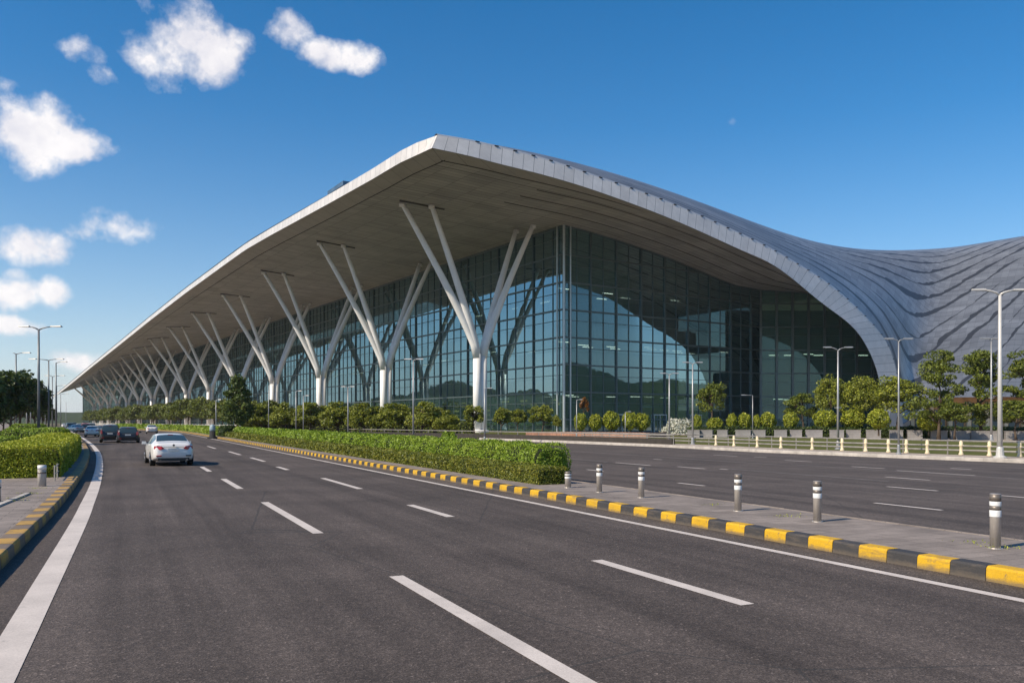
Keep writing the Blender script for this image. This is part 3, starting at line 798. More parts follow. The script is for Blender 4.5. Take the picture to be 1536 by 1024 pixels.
# lower storey under the right-hand roof skirt
mb = MB(); b0, b1 = (79.5, 168.5), (190, 187)
bd = np.array(b1)-np.array(b0); bl = np.linalg.norm(bd); rb = math.atan2(bd[1], bd[0])
cb = (np.array(b0)+np.array(b1))/2; mb.box((cb[0], cb[1]+2, 4.8), (bl, .6, 9.6), rb)
mb.build('side_wall', M['tan_wall'], term)
for i in range(26):
    q = np.array(b0)+bd*(i+.5)/26; one('pilaster', M['cream'], (q[0], q[1]+1.3, 3.0), (.9, .5, 6.0), rb)
for i in range(25):
    q = np.array(b0)+bd*(i+1.0)/26; one('window', M['mullion'], (q[0], q[1]+1.62, 2.6), (2.4, .1, 3.6), rb)

# forked columns
def column_at(s, detail):
    c = BP(71.5, s); n = 14 if detail else 8
    root = MB()
    root.tube([(-.58*VV[0], -.58*VV[1], 0), (-.58*VV[0], -.58*VV[1], 13.4)], .68, n)
    root.tube([(.58*VV[0], .58*VV[1], 0), (.58*VV[0], .58*VV[1], 13.0)], .68, n)
    root.lathe([(1.5, 0), (1.5, .5), (1.4, .6)], (0, 0, 0), 16)
    col = root.build('column', M['column'], term, True, c)
    for k, (sgn, top, e) in enumerate(((-1, 13.8, 1.2), (-1, 9.6, -.9), (1, 10.0, -1.2), (1, 9.6, 3.6))):
        Lt, st = 71.5+sgn*top, s+e; zt = float(zsof(Lt, st))-.1
        pth = []; rad = []
        for f in np.linspace(0, 1, 12):
            # elbow: vertical at the fork, straight above
            g_ = max(0.0, (f-.04)/.96); q = g_**1.12
            L_ = sgn*.58 + sgn*(top-.58)*q; e_ = e*q; z = 12.6+(zt-12.6)*f
            pth.append((VV[0]*L_+UU[0]*e_, VV[1]*L_+UU[1]*e_, z)); rad.append(.68-.30*f**1.3)
        a = MB(); a.tube(pth, rad, n)
        tip = pth[-1]; a.lathe([(.5, -.55), (.5, .02)], tip, 8)
        a.build('arm', M['column'], col, True)
    # dark seam plate joining the arm tops
    a = MB(); P0 = []; 
    for Lr in (71.5-14.8, 71.5-12, 71.5-9.4, 71.5-6.8): P0.append((VV[0]*(Lr-71.5), VV[1]*(Lr-71.5), float(zsof(Lr, s))-.05))
    a.tube(P0, .14, 4); a.build('soffit_plate', M['seam_dark'], col)
s_c = [120.5+38.0*i for i in range(15)]
for i, s in enumerate(s_c): column_at(s, i < 5)

# ------------------------------------------------------------------ hills (seen only mirrored in the glass and past the far end)
def hill(name, c0, c1, width, h, n=60):
    mb = MB(); c0, c1 = np.array(c0, float), np.array(c1, float); d_ = (c1-c0); ln = np.linalg.norm(d_); d_ /= ln; nn = np.array([d_[1], -d_[0]])
    g = np.zeros((n, 17, 3))
    ph = rng.uniform(0, 6, 6)
    for i in range(n):
        f = i/(n-1)
        hh = h*(.35+.65*math.sin(math.pi*min(1, max(0, f)))**.8)*(1+.25*math.sin(5*f+ph[0])+.12*math.sin(13*f+ph[1])+.05*math.sin(41*f+ph[2]))
        for j in range(17):
            t_ = j/16; p = c0+d_*ln*f+nn*width*(t_-.5)
            g[i,j] = (*p, hh*math.sin(math.pi*t_)**1.2*(1+.12*math.sin(23*t_+17*f)) - .5 + rng.uniform(-1, 1)*1.2*(0 < j < 16))
    mb.grid(g); o = mb.build(name, M['forest'], None, True); o['kind'] = 'structure'
hill('hills', (520, -330), (760, 120), 220, 62)
hill('hills', (-620, 260), (-900, 900), 260, 34)
hill('hills', (-1500, 900), (900, 1500), 300, 17)

# ------------------------------------------------------------------ foliage
def leaf_mesh(cent, nrm, size, rngl, flat=.55):
    """arrays of leaf quads (n*4 verts)"""
    n = len(cent)
    r = rngl.normal(size=(n, 3)); nn = nrm*flat + r*(1-flat); nn /= np.linalg.norm(nn, axis=1)[:,None]+1e-9
    a = np.cross(nn, rngl.normal(size=(n, 3))); a /= np.linalg.norm(a, axis=1)[:,None]+1e-9
    b = np.cross(nn, a); sz = (size*rngl.uniform(.65, 1.35, n))[:,None]
    v = np.stack([cent-a*sz, cent-b*sz*.55, cent+a*sz, cent+b*sz*.55], 1)
    return v.reshape(-1, 3)
def mesh_np(name, parts):
    """parts: list of (verts(n,3), faces(m,k) list or 'quads', mat)"""
    vs, loops, starts, totals, mats = [], [], [], [], []; vb = 0; lb = 0
    for v, f, mi in parts:
        v = np.asarray(v, np.float32); vs.append(v)
        f = np.arange(len(v)).reshape(-1, 4) if isinstance(f, str) else np.asarray(f)
        k = f.shape[1]; loops.append((f+vb).ravel()); starts.append(lb+np.arange(len(f))*k); totals.append(np.full(len(f), k)); mats.append(np.full(len(f), mi))
        vb += len(v); lb += f.size
    vs = np.concatenate(vs); loops = np.concatenate(loops).astype(np.int32)
    me = bpy.data.meshes.new(name); me.vertices.add(len(vs)); me.vertices.foreach_set('co', vs.ravel())
    me.loops.add(len(loops)); me.loops.foreach_set('vertex_index', loops)
    st = np.concatenate(starts).astype(np.int32); me.polygons.add(len(st)); me.polygons.foreach_set('loop_start', st)
    try: me.polygons.foreach_set('loop_total', np.concatenate(totals).astype(np.int32))
    except Exception: pass
    me.polygons.foreach_set('material_index', np.concatenate(mats).astype(np.int32))
    me.update(calc_edges=True); me.validate(); return me

def hedge_mesh(name, ys, xc, half, height, z0, leaf, dens, lump=.08, rounded=.15, seed=1, lmat='leaf_hedge', wav=1.4):
    """a clipped hedge along X=xc(Y): dark core plus leaf faces over sides, top and ends"""
    rl = np.random.default_rng(seed); ys = np.asarray(ys, float); xs = xc(ys); 
    dx = np.gradient(xs); dy = np.gradient(ys); n = np.hypot(dx, dy); nx, ny = dy/n, -dx/n
    # cross-section: superellipse-like loop of unit points (across, up) with outward normals
    th = np.linspace(0, math.pi, 15); ex = 2/(1+rounded*6)
    ca, sa = np.cos(th), np.sin(th); e = .16+rounded*1.2
    px = np.sign(ca)*np.abs(ca)**e; pz = np.abs(sa)**e
    core = np.zeros((len(ys), len(th), 3))
    for j in range(len(th)):
        q = (half-leaf*.9)*px[j]
        core[:,j,0] = xs+nx*q; core[:,j,1] = ys+ny*q; core[:,j,2] = z0+(height-leaf*.9)*pz[j]
    a, b = core.shape[:2]; idx = np.arange(a*b).reshape(a, b)
    f = np.stack([idx[:-1,:-1], idx[:-1,1:], idx[1:,1:], idx[1:,:-1]], -1).reshape(-1, 4)
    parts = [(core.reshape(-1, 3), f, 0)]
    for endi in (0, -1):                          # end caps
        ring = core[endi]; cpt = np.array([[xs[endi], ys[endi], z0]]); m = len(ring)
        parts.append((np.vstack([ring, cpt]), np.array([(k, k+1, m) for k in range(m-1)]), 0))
    cs = np.concatenate([[0], np.cumsum(np.hypot(np.diff(xs), np.diff(ys)))])
    per = np.concatenate([[0], np.cumsum(np.hypot(np.diff(px*half), np.diff(pz*height)))])
    C, N = [], []
    for i in range(len(ys)-1):
        ln = cs[i+1]-cs[i]; dl, lf = dens(ys[i]); k = int(ln*per[-1]*dl)
        if k < 1: continue
        u = rl.uniform(0, 1, k); p = rl.uniform(0, per[-1], k)
        qx = np.interp(p, per, px); qz = np.interp(p, per, pz)
        lumpv = lump*.55*(1.1+np.sin((cs[i]+u*ln)*wav+p*1.3)+np.sin((cs[i]+u*ln)*wav*2.3+1.7-p*2.1)*.6+rl.normal(size=k)*.35)
        x0 = xs[i]+(xs[i+1]-xs[i])*u; y0 = ys[i]+(ys[i+1]-ys[i])*u
        q = half*qx+lumpv*qx; z = z0+height*qz+lumpv*qz
        C.append((np.stack([x0+nx[i]*q, y0+ny[i]*q, z], 1), np.stack([nx[i]*qx, ny[i]*qx, qz+.15], 1), np.full(k, lf)))
    for endi, sg in ((0, -1), (len(ys)-1, 1)):
        dl, lf = dens(ys[endi]); k = int(half*2*height*dl*1.8)
        u = rl.uniform(-1, 1, k); wv = rl.uniform(0, 1, k)
        lim = np.interp(np.abs(u), px[7:0:-1] if px[7] < px[0] else px[:8], pz[7:0:-1] if px[7] < px[0] else pz[:8])
        tx, ty = -ny[endi]*sg, nx[endi]*sg
        bul = lump*.22*(1.9+np.sin(u*5)+np.cos(wv*4))+ (1-np.abs(u)**3)*rounded*.3
        C.append((np.stack([xs[endi]+nx[endi]*u*half+tx*bul, ys[endi]+ny[endi]*u*half+ty*bul, z0+height*wv*lim], 1),
                  np.stack([np.full(k, tx), np.full(k, ty), np.full(k, .2)], 1), np.full(k, lf)))
    cen = np.concatenate([c[0] for c in C]); nr = np.concatenate([c[1] for c in C]); sz = np.concatenate([c[2] for c in C])
    nr /= np.linalg.norm(nr, axis=1)[:,None]+1e-9
    cen += nr*rl.normal(size=(len(cen), 1))*sz[:,None]*.5
    parts.append((leaf_mesh(cen, nr, sz, rl, .5), 'quads', 1))
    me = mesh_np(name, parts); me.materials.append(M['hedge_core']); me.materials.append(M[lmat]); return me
def hdens(y):                                     # leaves per m2, leaf half-length
    y = max(y, 14); lf = min(.25, max(.024, .00115*y)); return 1.35/(lf*lf*1.1), lf
kz = KH-.02
y_f = np.concatenate([np.arange(24.2, 60, .5), np.arange(60, 103, 1.5)])
tag(link('hedge', hedge_mesh('hedge', y_f, lambda Y_: rk(Y_)+1.62, .50, .47, kz, .06, hdens, .022, .03, 21, 'leaf_hedge_low', 3.0)),
    'low olive clipped hedge along the median pavement, beside the yellow and black kerb', 'hedge')
y_b = np.concatenate([np.arange(26.6, 60, .5), np.arange(60, 103, 1.5)])
tag(link('hedge', hedge_mesh('hedge', y_b, lambda Y_: rk(Y_)+2.80, .58, .98, kz, .06, hdens, .12, .30, 22, 'leaf_hedge', 2.6)),
    'taller bright green lumpy hedge on the median behind the low olive hedge', 'hedge')
y_h = np.arange(108, 240, 3.0)
tag(link('hedge', hedge_mesh('hedge', y_h, lambda Y_: rk(Y_)+2.0, .9, .95, kz, .2, hdens, .06, .2, 23, 'leaf_hedge', .8)),
    'far strip of green hedge along the right kerb beyond the white sedan', 'hedge')
tag(link('hedge', hedge_mesh('hedge', np.arange(99.5, 105, .8), lambda Y_: rk(Y_)+1.75, .85, 1.2, kz, .1, hdens, .05, .2, 24, 'leaf_dark', 1.5)),
    'dark green block of hedge at the far end of the median hedges', 'hedge')
def bush(name, loc, r, h, mat, leaf, n, label, cat='bush', group=None, trunk=0.0, seed=1, me=None):
    rl = np.random.default_rng(seed)
    if me is None:
        v = rl.normal(size=(n, 3)); v /= np.linalg.norm(v, axis=1)[:,None]; v[:,2] = np.abs(v[:,2])*1.0 if trunk == 0 else v[:,2]
        bump = 1+.08*np.sin(v[:,0]*6+v[:,2]*5)+.08*np.sin(v[:,1]*7-v[:,2]*4)
        rad = (rl.uniform(.55, 1, n)**.4)*bump
        c = v*rad[:,None]*np.array([r, r, h if trunk == 0 else h/2]); c[:,2] += 0 if trunk == 0 else trunk+h/2
        parts = [(leaf_mesh(c, v, np.full(n, leaf), rl, .5), 'quads', 0)]
        me = mesh_np(name, parts); me.materials.append(M[mat])
    return me
tag(link('shrub', bush('shrub', 0, .42, .5, 'leaf_hedge', .06, 900, '', seed=4), None, (rk(36.5)+3.35, 36.5, 1.05)), 'small round green shrub poking above the back of the median hedge', 'shrub')

o = link('hedge', hedge_mesh('hedge', np.arange(0, 42, .8), lambda Y_: 0*Y_, .7, 1.25, 0, .1, lambda y: hdens(95), .1, .2, 51, 'leaf_dark', 1.2), None, (xat(1034, 98.6), 98.6, .0))
o.rotation_euler = (0, 0, R(-90)); tag(o, 'long dark low hedge right behind the grey planter boxes', 'hedge')
# left hedges
lxc = lambda Y_: lk_(Y_)-2.35
y_l = np.concatenate([np.arange(26.8, 55, .5)])
tag(link('hedge', hedge_mesh('hedge', y_l, lambda Y_: lk_(Y_)-1.95, 1.15, .98, kz, .06, hdens, .06, .14, 31, 'leaf_yellow', 2.2)),
    'thick yellow green hedge beside the left pavement, behind the low rail', 'hedge')
tag(link('hedge', hedge_mesh('hedge', np.arange(0, 14, .5), lambda Y_: 0*Y_, 1.0, .95, 0, .06, lambda y: hdens(27), .06, .14, 32, 'leaf_yellow', 2.2), None, (-18.0, 27.9, kz)),
    'yellow green hedge running off the left edge of the photo, near the bollard', 'hedge').rotation_euler = (0, 0, R(88))
for k, (px0, px1, py, yy_, hh, lab, mt) in enumerate(((-30, 24, 668, 58, .75, 'low dark green clipped hedge at the left photo edge below the trees', 'leaf_hedge'),
        (14, 98, 664, 64, 1.25, 'broad flat topped clipped hedge left of the nearest left street lamp', 'leaf_hedge'),
        (24, 70, 648, 78, 1.55, 'far clipped hedge below the trees, behind the broad flat topped hedge', 'leaf_hedge'),
        (-25, 45, 655, 70, 1.0, 'clipped hedge at the left photo edge, behind the low dark hedge', 'leaf_hedge'))):
    x0, x1 = xat(px0, yy_), xat(px1, yy_); ln = x1-x0
    o = link('hedge', hedge_mesh('hedge', np.arange(0, ln, .6), lambda Y_: 0*Y_, .9, hh, 0, .08, lambda y: hdens(60), .07, .3, 40+k, mt, 1.6), None, (x0, yy_, kz))
    o.rotation_euler = (0, 0, R(-90)); tag(o, lab, 'hedge')
tag(link('shrub', bush('shrub', 0, .55, .75, 'leaf_mid', .08, 900, '', seed=9), None, (xat(68, 62), 60.5, kz)), 'small dark round shrub at the foot of the nearest left lamp', 'shrub')

# ------------------------------------------------------------------ trees
def tree_meshes(seed, H, crown_r, crown_h, crown_z, nclump, per, leaf, mat, shape='round', trunk_r=.16, droop=0.0):
    rl = np.random.default_rng(seed)
    tb = MB(); top = crown_z+crown_h*.55
    pth = [(0,0,0)]; x = y = 0
    for i in range(1, 7):
        x += rl.normal()*.05*H/6; y += rl.normal()*.05*H/6; pth.append((x, y, top*i/6))
    tb.tube(pth, [trunk_r*(1.25 if i == 0 else 1-.12*i) for i in range(7)], 7)
    cl, cr = [], []
    for k in range(nclump):
        for _ in range(50):
            if shape == 'round':
                v = rl.normal(size=3); v /= np.linalg.norm(v); rr_ = rl.uniform(.35, 1)**.5
                c = np.array([v[0]*crown_r*rr_*.82, v[1]*crown_r*rr_*.82, crown_z+crown_h/2+v[2]*crown_h/2*rr_*.85])
                if v[2] < -.55: continue
            elif shape == 'dome':                 # umbrella crown, flat below
                a = rl.uniform(0, 6.283); q = math.sqrt(rl.uniform(0, 1))
                c = np.array([math.cos(a)*q*crown_r*.85, math.sin(a)*q*crown_r*.85, crown_z+crown_h*(.12+.78*rl.uniform(.15, 1)*(1-q*q*.75))])
            elif shape == 'layer':                # tiers of spreading branches
                tier = rl.integers(0, 6)+rl.normal()*.22; a = rl.uniform(0, 6.283); q = math.sqrt(rl.uniform(.02, 1))*(1-.11*tier)*(.75+.5*math.sin(tier*2.4+seed)**2)
                c = np.array([math.cos(a)*q*crown_r*.9, math.sin(a)*q*crown_r*.9, crown_z+crown_h*(tier+.4)/6+rl.normal()*.2])
            else:                                 # cone
                f = rl.uniform(0, 1)**1.15; a = rl.uniform(0, 6.283); q = math.sqrt(rl.uniform(.1, 1))*math.sin(math.pi*(.30+.66*f))**.8
                c = np.array([math.cos(a)*q*crown_r*.9, math.sin(a)*q*crown_r*.9, crown_z+crown_h*f*.95])
            break
        cl.append(c); cr.append(crown_r*rl.uniform(.20, .36)*(1.0 if shape != 'layer' else .8))
    cl = np.array(cl); cr = np.array(cr)
    for c in cl[::max(1, nclump//12)]:
        z0 = max(crown_z*.75, c[2]-np.hypot(c[0], c[1])*rl.uniform(.5, 1.0)); z0 = min(z0, top*.95)
        f = z0/top*6; i = min(5, int(f)); p0 = np.array(pth[i])+(np.array(pth[i+1])-np.array(pth[i]))*(f-i)
        mid_ = (p0+c)/2+np.array([0, 0, .06*H*.3])
        tb.tube([tuple(p0), tuple(mid_), tuple(c)], [trunk_r*.45, trunk_r*.3, trunk_r*.12], 5)
    C, N = [], []
    for c, r_ in zip(cl, cr):
        v = rl.normal(size=(per, 3)); v /= np.linalg.norm(v, axis=1)[:,None]
        q = rl.uniform(.25, 1, per)**.45
        sc = np.array([1, 1, .72 if shape != 'layer' else .55])
        C.append(c+v*q[:,None]*r_*sc); N.append(v+np.array([0, 0, .35]))
    C = np.concatenate(C); N = np.concatenate(N); N /= np.linalg.norm(N, axis=1)[:,None]
    lv = mesh_np('crown', [(leaf_mesh(C, N, np.full(len(C), leaf), rl, .45), 'quads', 0)]); lv.materials.append(M[mat])
    me = bpy.data.meshes.new('trunk'); me.from_pydata(tb.v, [], tb.f); me.materials.append(M['bark']); me.polygons.foreach_set('use_smooth', [True]*len(tb.f)); me.update()
    return me, lv
def place_tree(name, kind, loc, sc, rz, label, cat='tree', group=None):
    t_ = thing(name, label, cat, loc, rz, group); t_.scale = sc if hasattr(sc, '__len__') else (sc,)*3
    link('trunk', kind[0], t_); link('crown', kind[1], t_); return t_
K_round = [tree_meshes(100+i, 6.0, 2.1, 4.3, 1.05, 48, 130, .13, 'leaf_olive', 'dome', .14) for i in range(4)]
K_dark = [tree_meshes(120+i, 9.0, 3.5, 8.0, .8, 60, 90, .25, 'leaf_dark', 'round', .2) for i in range(4)]
K_row = [tree_meshes(130+i, 8.6, 4.4, 7.2, 1.3, 60, 80, .32, 'leaf_mid', 'round', .2) for i in range(4)]
K_ball = [tree_meshes(140+i, 4.0, 1.6, 2.9, 1.05, 34, 120, .11, 'leaf_olive', 'round', .1) for i in range(3)]
K_layer = [tree_meshes(150+i, 9.0, 2.9, 6.9, 1.9, 72, 130, .115, 'leaf_mid', 'layer', .18) for i in range(4)]
K_loose = [tree_meshes(160+i, 7.0, 2.3, 5.4, 1.4, 52, 120, .11, 'leaf_olive', 'round', .13) for i in range(3)]
K_cone = [tree_meshes(170, 7.4, 2.0, 5.6, 1.7, 70, 85, .15, 'leaf_deep', 'cone', .15)]
K_mid = [tree_meshes(180+i, 6.0, 1.9, 4.2, 1.6, 34, 120, .12, 'leaf_mid', 'round', .12) for i in range(2)]

# umbrella crowned row behind the median hedge
for i, px in enumerate((374, 392, 410, 429, 447, 466, 486, 505, 525, 546, 566, 588, 611, 634, 652, 672)):
    Yt = 132-i*1.2-(i % 2)*3; top_py = 603-(.35*i if i < 14 else -2)+random.uniform(-2.5, 2.5); Hh = zat(top_py, Yt); k = K_round[i % 4]
    if i == 15: Hh = zat(612, Yt)
    place_tree('street_tree', k, (xat(px, Yt), Yt, 0), (Hh/5.3*1.32, Hh/5.3*1.32, Hh/5.3), random.uniform(0, 6), f'umbrella crowned olive tree behind the median hedge, {ORD[i]} from the tall cone tree', 'tree', 'umbrella trees behind the median hedge')
o = link('hedge', hedge_mesh('hedge', np.arange(0, 38, 1.0), lambda Y_: 0*Y_, .9, 1.9, 0, .14, lambda y: hdens(120), .15, .3, 52, 'leaf_mid', .9), None, (xat(366, 134), 134, 0))
o.rotation_euler = (0, 0, R(-96)); tag(o, 'dense green hedge filling the gaps beneath the umbrella crowned trees', 'hedge')
# darker row under the long eave
for i in range(26):
    s = 196+i*13.5; L = 58+random.uniform(-2, 2); p = BP(L, s); Hh = random.uniform(7.6, 9.8) if i else 7.4
    place_tree('row_tree', K_row[i % 4], (p[0], p[1], 0), Hh/8.6, random.uniform(0, 6), f'green tree under the long eave, {ORD[i]} counted away from the cone tree', 'tree', 'trees in the row under the long eave')
place_tree('cone_tree', K_cone[0], (xat(357, 100), 100, 0), (1, 1, zat(561, 100)/7.4), .4, 'single tall dark pointed tree standing before the umbrella crowned row')
# small ball trees before the glass corner
for i, (px, tp, Yt, k, sc, lab) in enumerate(((712, 607, 122, 0, 1.0, 'small ball crowned tree at the base of the nearest forked column'),
        (752, 611, 118, 1, .95, 'small leafy tree second to the right of the nearest forked column'),
        (776, 612, 122, 2, .9, 'small leafy tree third to the right of the nearest forked column'),
        (812, 607, 118, 0, 1.1, 'wider leafy tree before the left face of the glass corner'),
        (836, 622, 124, 1, .7, 'small dark tree right at the glass corner of the terminal'))):
    Hh = zat(tp, Yt); place_tree('small_tree', K_ball[k], (xat(px, Yt), Yt, 0), (Hh/3.9*sc,)*2+(Hh/3.9,), i*1.3, lab, 'tree', 'small trees before the glass corner')
K_rust = tree_meshes(190, 5.0, .75, 2.6, 2.2, 14, 40, .16, 'leaf_rust', 'round', .09)
place_tree('slender_tree', K_rust, (xat(877, 118), 118, 0), (1, 1, zat(592, 118)/4.7), 0, 'slender rust coloured small tree before the glass end wall')
bush_spots = ((871, 620, 20, 'clipped ball bush left of the rust coloured tree'), (893, 621, 20, 'clipped ball bush right of the rust coloured tree'),
    (917, 617, 27, 'largest clipped ball bush before the glass end wall doors'), (945, 618, 24, 'clipped bush left half of the pair before the end wall'), (963, 620, 24, 'clipped bush right half of the pair before the end wall'))
K_b = bush('ball_bush', 0, 1.0, 2.0, 'leaf_topiary', .11, 1800, '', trunk=.7, seed=61)
K_b2 = bush('ball_bush', 0, 1.0, 2.0, 'leaf_topiary', .11, 1800, '', trunk=.7, seed=62)
def ball_bush(px, py_top, wpx, Yt, z0, label, me, group):
    Hh = zat(py_top, Yt)-z0; r_ = wpx*Yt/F/2
    t_ = thing('topiary_bush', label, 'bush', (xat(px, Yt), Yt, z0), random.uniform(0, 6), group); t_.scale = (r_, r_, Hh/2.7)
    tb = MB(); tb.tube([(0,0,0), (.02,0,.6), (0,.03,1.5)], [.09,.07,.05], 6); tb.build('stem', M['bark'], t_); link('foliage', me, t_); return t_
for i, (px, tp, wp, lab) in enumerate(bush_spots): ball_bush(px, tp, wp, 112, 0, lab, (K_b, K_b2)[i % 2], 'topiary bushes before the end wall')
me = bush('white_shrub', 0, 2.2, 2.1, 'petal_white', .16, 1500, '', seed=63)
tag(link('flowering_shrub', me, None, (xat(1018, 108), 108, .3)), 'wide white flowering shrub between the two mid street lamps', 'shrub')

# planter boxes with topiary, right
box_px = [(1041,18),(1060,18),(1084,15),(1115,22),(1138,20),(1171,18),(1194,17),(1221,24),(1255,20),(1280,20),(1310,20),(1344,18),(1372,20),(1408,22),(1440,26),(1475,34),(1530,40)]
for i, (px, wp) in enumerate(box_px):
    Yt = 96-max(0, px-1300)*.03; wd = wp*Yt/F; hb_ = 13*Yt/F
    t_ = thing('planter_box', f'grey ribbed planter box behind the fence, {ORD[i]} from the white shrub', 'planter', (xat(px, Yt), Yt, .02), R(-20), 'planter boxes behind the fence')
    mb = MB()
    for k in range(5):                            # ribbed boards with shadow gaps
        mb.box((0, 0, hb_*(k+.5)/5), (wd, 1.0, hb_/5-.03))
    mb.box((0, 0, hb_/2), (wd-.06, .94, hb_-.04)); mb.box((0, 0, hb_), (wd+.08, 1.08, .06))
    mb.build('box', M['planter'], t_); b2 = MB(); b2.box((0, 0, hb_+.035), (wd-.1, .9, .03)); b2.build('soil', M['soil'], t_)
for i, (px, tp, wp) in enumerate(((1046,622,14),(1072,626,24),(1098,620,15),(1117,619,21),(1135,622,12),(1152,618,24),(1186,618,22),(1238,615,34),(1280,614,36),(1318,613,32),(1393,621,32))):
    lab = (f'rounded yellow green topiary behind the fence, {ORD[i]} from the white shrub' if px != 1393 else 'flat topped clipped topiary under the layered trees at right')
    ball_bush(px, tp, wp, 99 if px < 1300 else 92, 0.4, lab, (K_b, K_b2)[i % 2], 'topiary behind the planter boxes')
# right-hand trees
for i, (px, tp, Yt, kd, wpx, lab) in enumerate((
        (1069, 572, 112, K_mid[0], 50, 'rounded dark tree between the white shrub and the forecourt lamps'),
        (1203, 589, 104, K_mid[1], 52, 'low dark leafy tree before the recessed dark glass wall'),
        (1246, 561, 102, K_loose[0], 46, 'loose light green tree behind the middle twin arm street lamp'),
        (1292, 563, 100, K_loose[1], 60, 'loose light green tree left of the arch foot'),
        (1348, 562, 96, K_loose[2], 84, 'wide loose tree covering the foot of the roof arch'),
        (1408, 522, 90, K_layer[0], 78, 'tall dark tree with tiered branches right of the arch foot'),
        (1472, 523, 92, K_layer[1], 88, 'spreading dark tree left of the tallest right street lamp'),
        (1540, 530, 90, K_layer[2], 84, 'spreading dark tree cut by the right photo edge'),
        (1432, 602, 88, K_mid[0], 54, 'short bushy tree below the tiered trees at right'),
        (1524, 600, 86, K_mid[1], 56, 'short bushy tree at the right edge behind the tallest lamp'))):
    Hh = zat(tp, Yt); kr = {id(k): r for kk, r in ((K_mid, 1.9), (K_loose, 2.3), (K_layer, 2.9)) for k in kk}[id(kd)]
    kh = {1.9: 5.75, 2.3: 6.7, 2.9: 8.9}[kr]; sx = wpx*Yt/F/2/kr*1.05
    place_tree('garden_tree', kd, (xat(px, Yt), Yt, .1), (sx, sx, Hh/kh), i*1.1, lab, 'tree')
# left trees
for i, (px, tp, Yt) in enumerate(((-34, 556, 66), (-6, 543, 70), (14, 558, 84), (30, 556, 104), (42, 566, 124), (51, 578, 150), (58, 588, 175), (64, 598, 205), (69, 605, 240), (73, 611, 285), (4, 585, 100), (22, 580, 130))):
    Hh = zat(tp, Yt); place_tree('roadside_tree', K_dark[i % 4], (xat(px, Yt), Yt, .15), Hh/8.7, i*1.7,
        f'dark broadleaf tree left of the road, {ORD[i]} from the left photo edge' if i < 10 else ('dark tree in the second line behind the left edge trees' if i == 10 else 'shorter dark tree behind the second left lamp'), 'tree', 'dark trees left of the road')

# ------------------------------------------------------------------ street lamps
def lamp_twin(H, arm, rise, r0, mats, label, loc, rz=0.0, heads=(1, 1), bracket=True, group=None, headsize=(.62, .26, .1)):
    t_ = thing('street_lamp', label, 'street lamp', loc, rz, group)
    mb = MB(); mb.tube([(0,0,0), (0,0,H*.5), (0,0,H)], [r0, r0*.8, r0*.58], 10); mb.build('pole', mats[0], t_, True)
    mb = MB(); mb.lathe([(r0*2.4, 0), (r0*2.4, .06), (r0*1.5, .12), (r0*1.25, .5), (r0*1.05, .55)], (0,0,0), 12); mb.build('base', mats[0], t_)
    for sg, on in zip((-1, 1), heads):
        if not on: continue
        ln = arm*on; p = [(0, 0, H-.05), (sg*ln*.25, 0, H+rise*.35), (sg*ln*.6, 0, H+rise*.8), (sg*ln, 0, H+rise)]
        mb = MB(); mb.tube(p, [r0*.5, r0*.45, r0*.38, r0*.32], 7); a = mb.build('arm', mats[0], t_, True)
        hl, hw, ht = headsize
        if on > .3:
            mb = MB(); c = (sg*(ln+hl*.38), 0, H+rise+.02)
            mb.add([(c[0]-hl/2, -hw*.3, c[2]-ht*.3), (c[0]+hl/2, -hw/2, c[2]-ht*.3), (c[0]+hl/2, hw/2, c[2]-ht*.3), (c[0]-hl/2, hw*.3, c[2]-ht*.3),
                    (c[0]-hl/2, -hw*.2, c[2]+ht*.5), (c[0]+hl*.4, -hw*.32, c[2]+ht*.6), (c[0]+hl*.4, hw*.32, c[2]+ht*.6), (c[0]-hl/2, hw*.2, c[2]+ht*.5)],
                   [(3,2,1,0),(4,5,6,7),(0,1,5,4),(1,2,6,5),(2,3,7,6),(3,0,4,7)])
            h_ = mb.build('lamp_head', mats[1], t_)
            mb = MB(); mb.box((c[0]+hl*.08, 0, c[2]-ht*.3-.012), (hl*.62, hw*.6, .02)); mb.build('lens', M['lens'], h_)
    if bracket:
        mb = MB(); mb.tube([(-r0*2.6, 0, H*.42), (r0*2.6, 0, H*.42)], .035, 6); mb.lathe([(r0*1.05, 0), (r0*1.05, .12)], (0, 0, H*.42-.06), 10); mb.build('bracket', mats[0], t_)
    return t_
LG, LL_, LD = (M['pole_light'], M['pole_light']), (M['pole_grey'], M['pole_grey']), (M['pole_dark'], M['lamp_head'])
lamp_twin(zat(446, 41.7), .78, .18, .125, LG, 'tall pale twin arm street lamp nearest the right photo edge', (xat(1500, 41.7), 41.7, KH-.01), 0, bracket=False, headsize=(.7, .24, .09))
lamp_twin(zat(529, 54.3), .48, .16, .085, LL_, 'pale twin arm street lamp before the recessed dark glass wall', (xat(1257, 54.3), 54.3, KH-.01), headsize=(.55, .2, .08))
lamp_twin(zat(549, 65.8), .36, .10, .085, LL_, 'twin arm street lamp, taller of the pair before the glass end wall', (xat(1039, 65.8), 65.8, KH-.01), bracket=False, headsize=(.5, .2, .08))
lamp_twin(zat(565, 69.4), .34, .10, .085, LL_, 'twin arm street lamp, shorter of the pair before the glass end wall', (xat(1004, 69.4), 69.4, KH-.01), bracket=False, headsize=(.5, .2, .08))
lamp_twin(zat(516, 46), .34, .10, .06, LL_, 'slim twin arm street lamp before the foot of the roof arch', (xat(1348, 46), 46, KH-.01), bracket=False, headsize=(.5, .2, .08))
lamp_twin(zat(510, 84), .3, .05, .11, LL_, 'single wide headed lamp behind the planters beside the tallest right lamp', (xat(1487, 84), 84, .1), heads=(.9, .9), bracket=True, headsize=(.9, .4, .12))
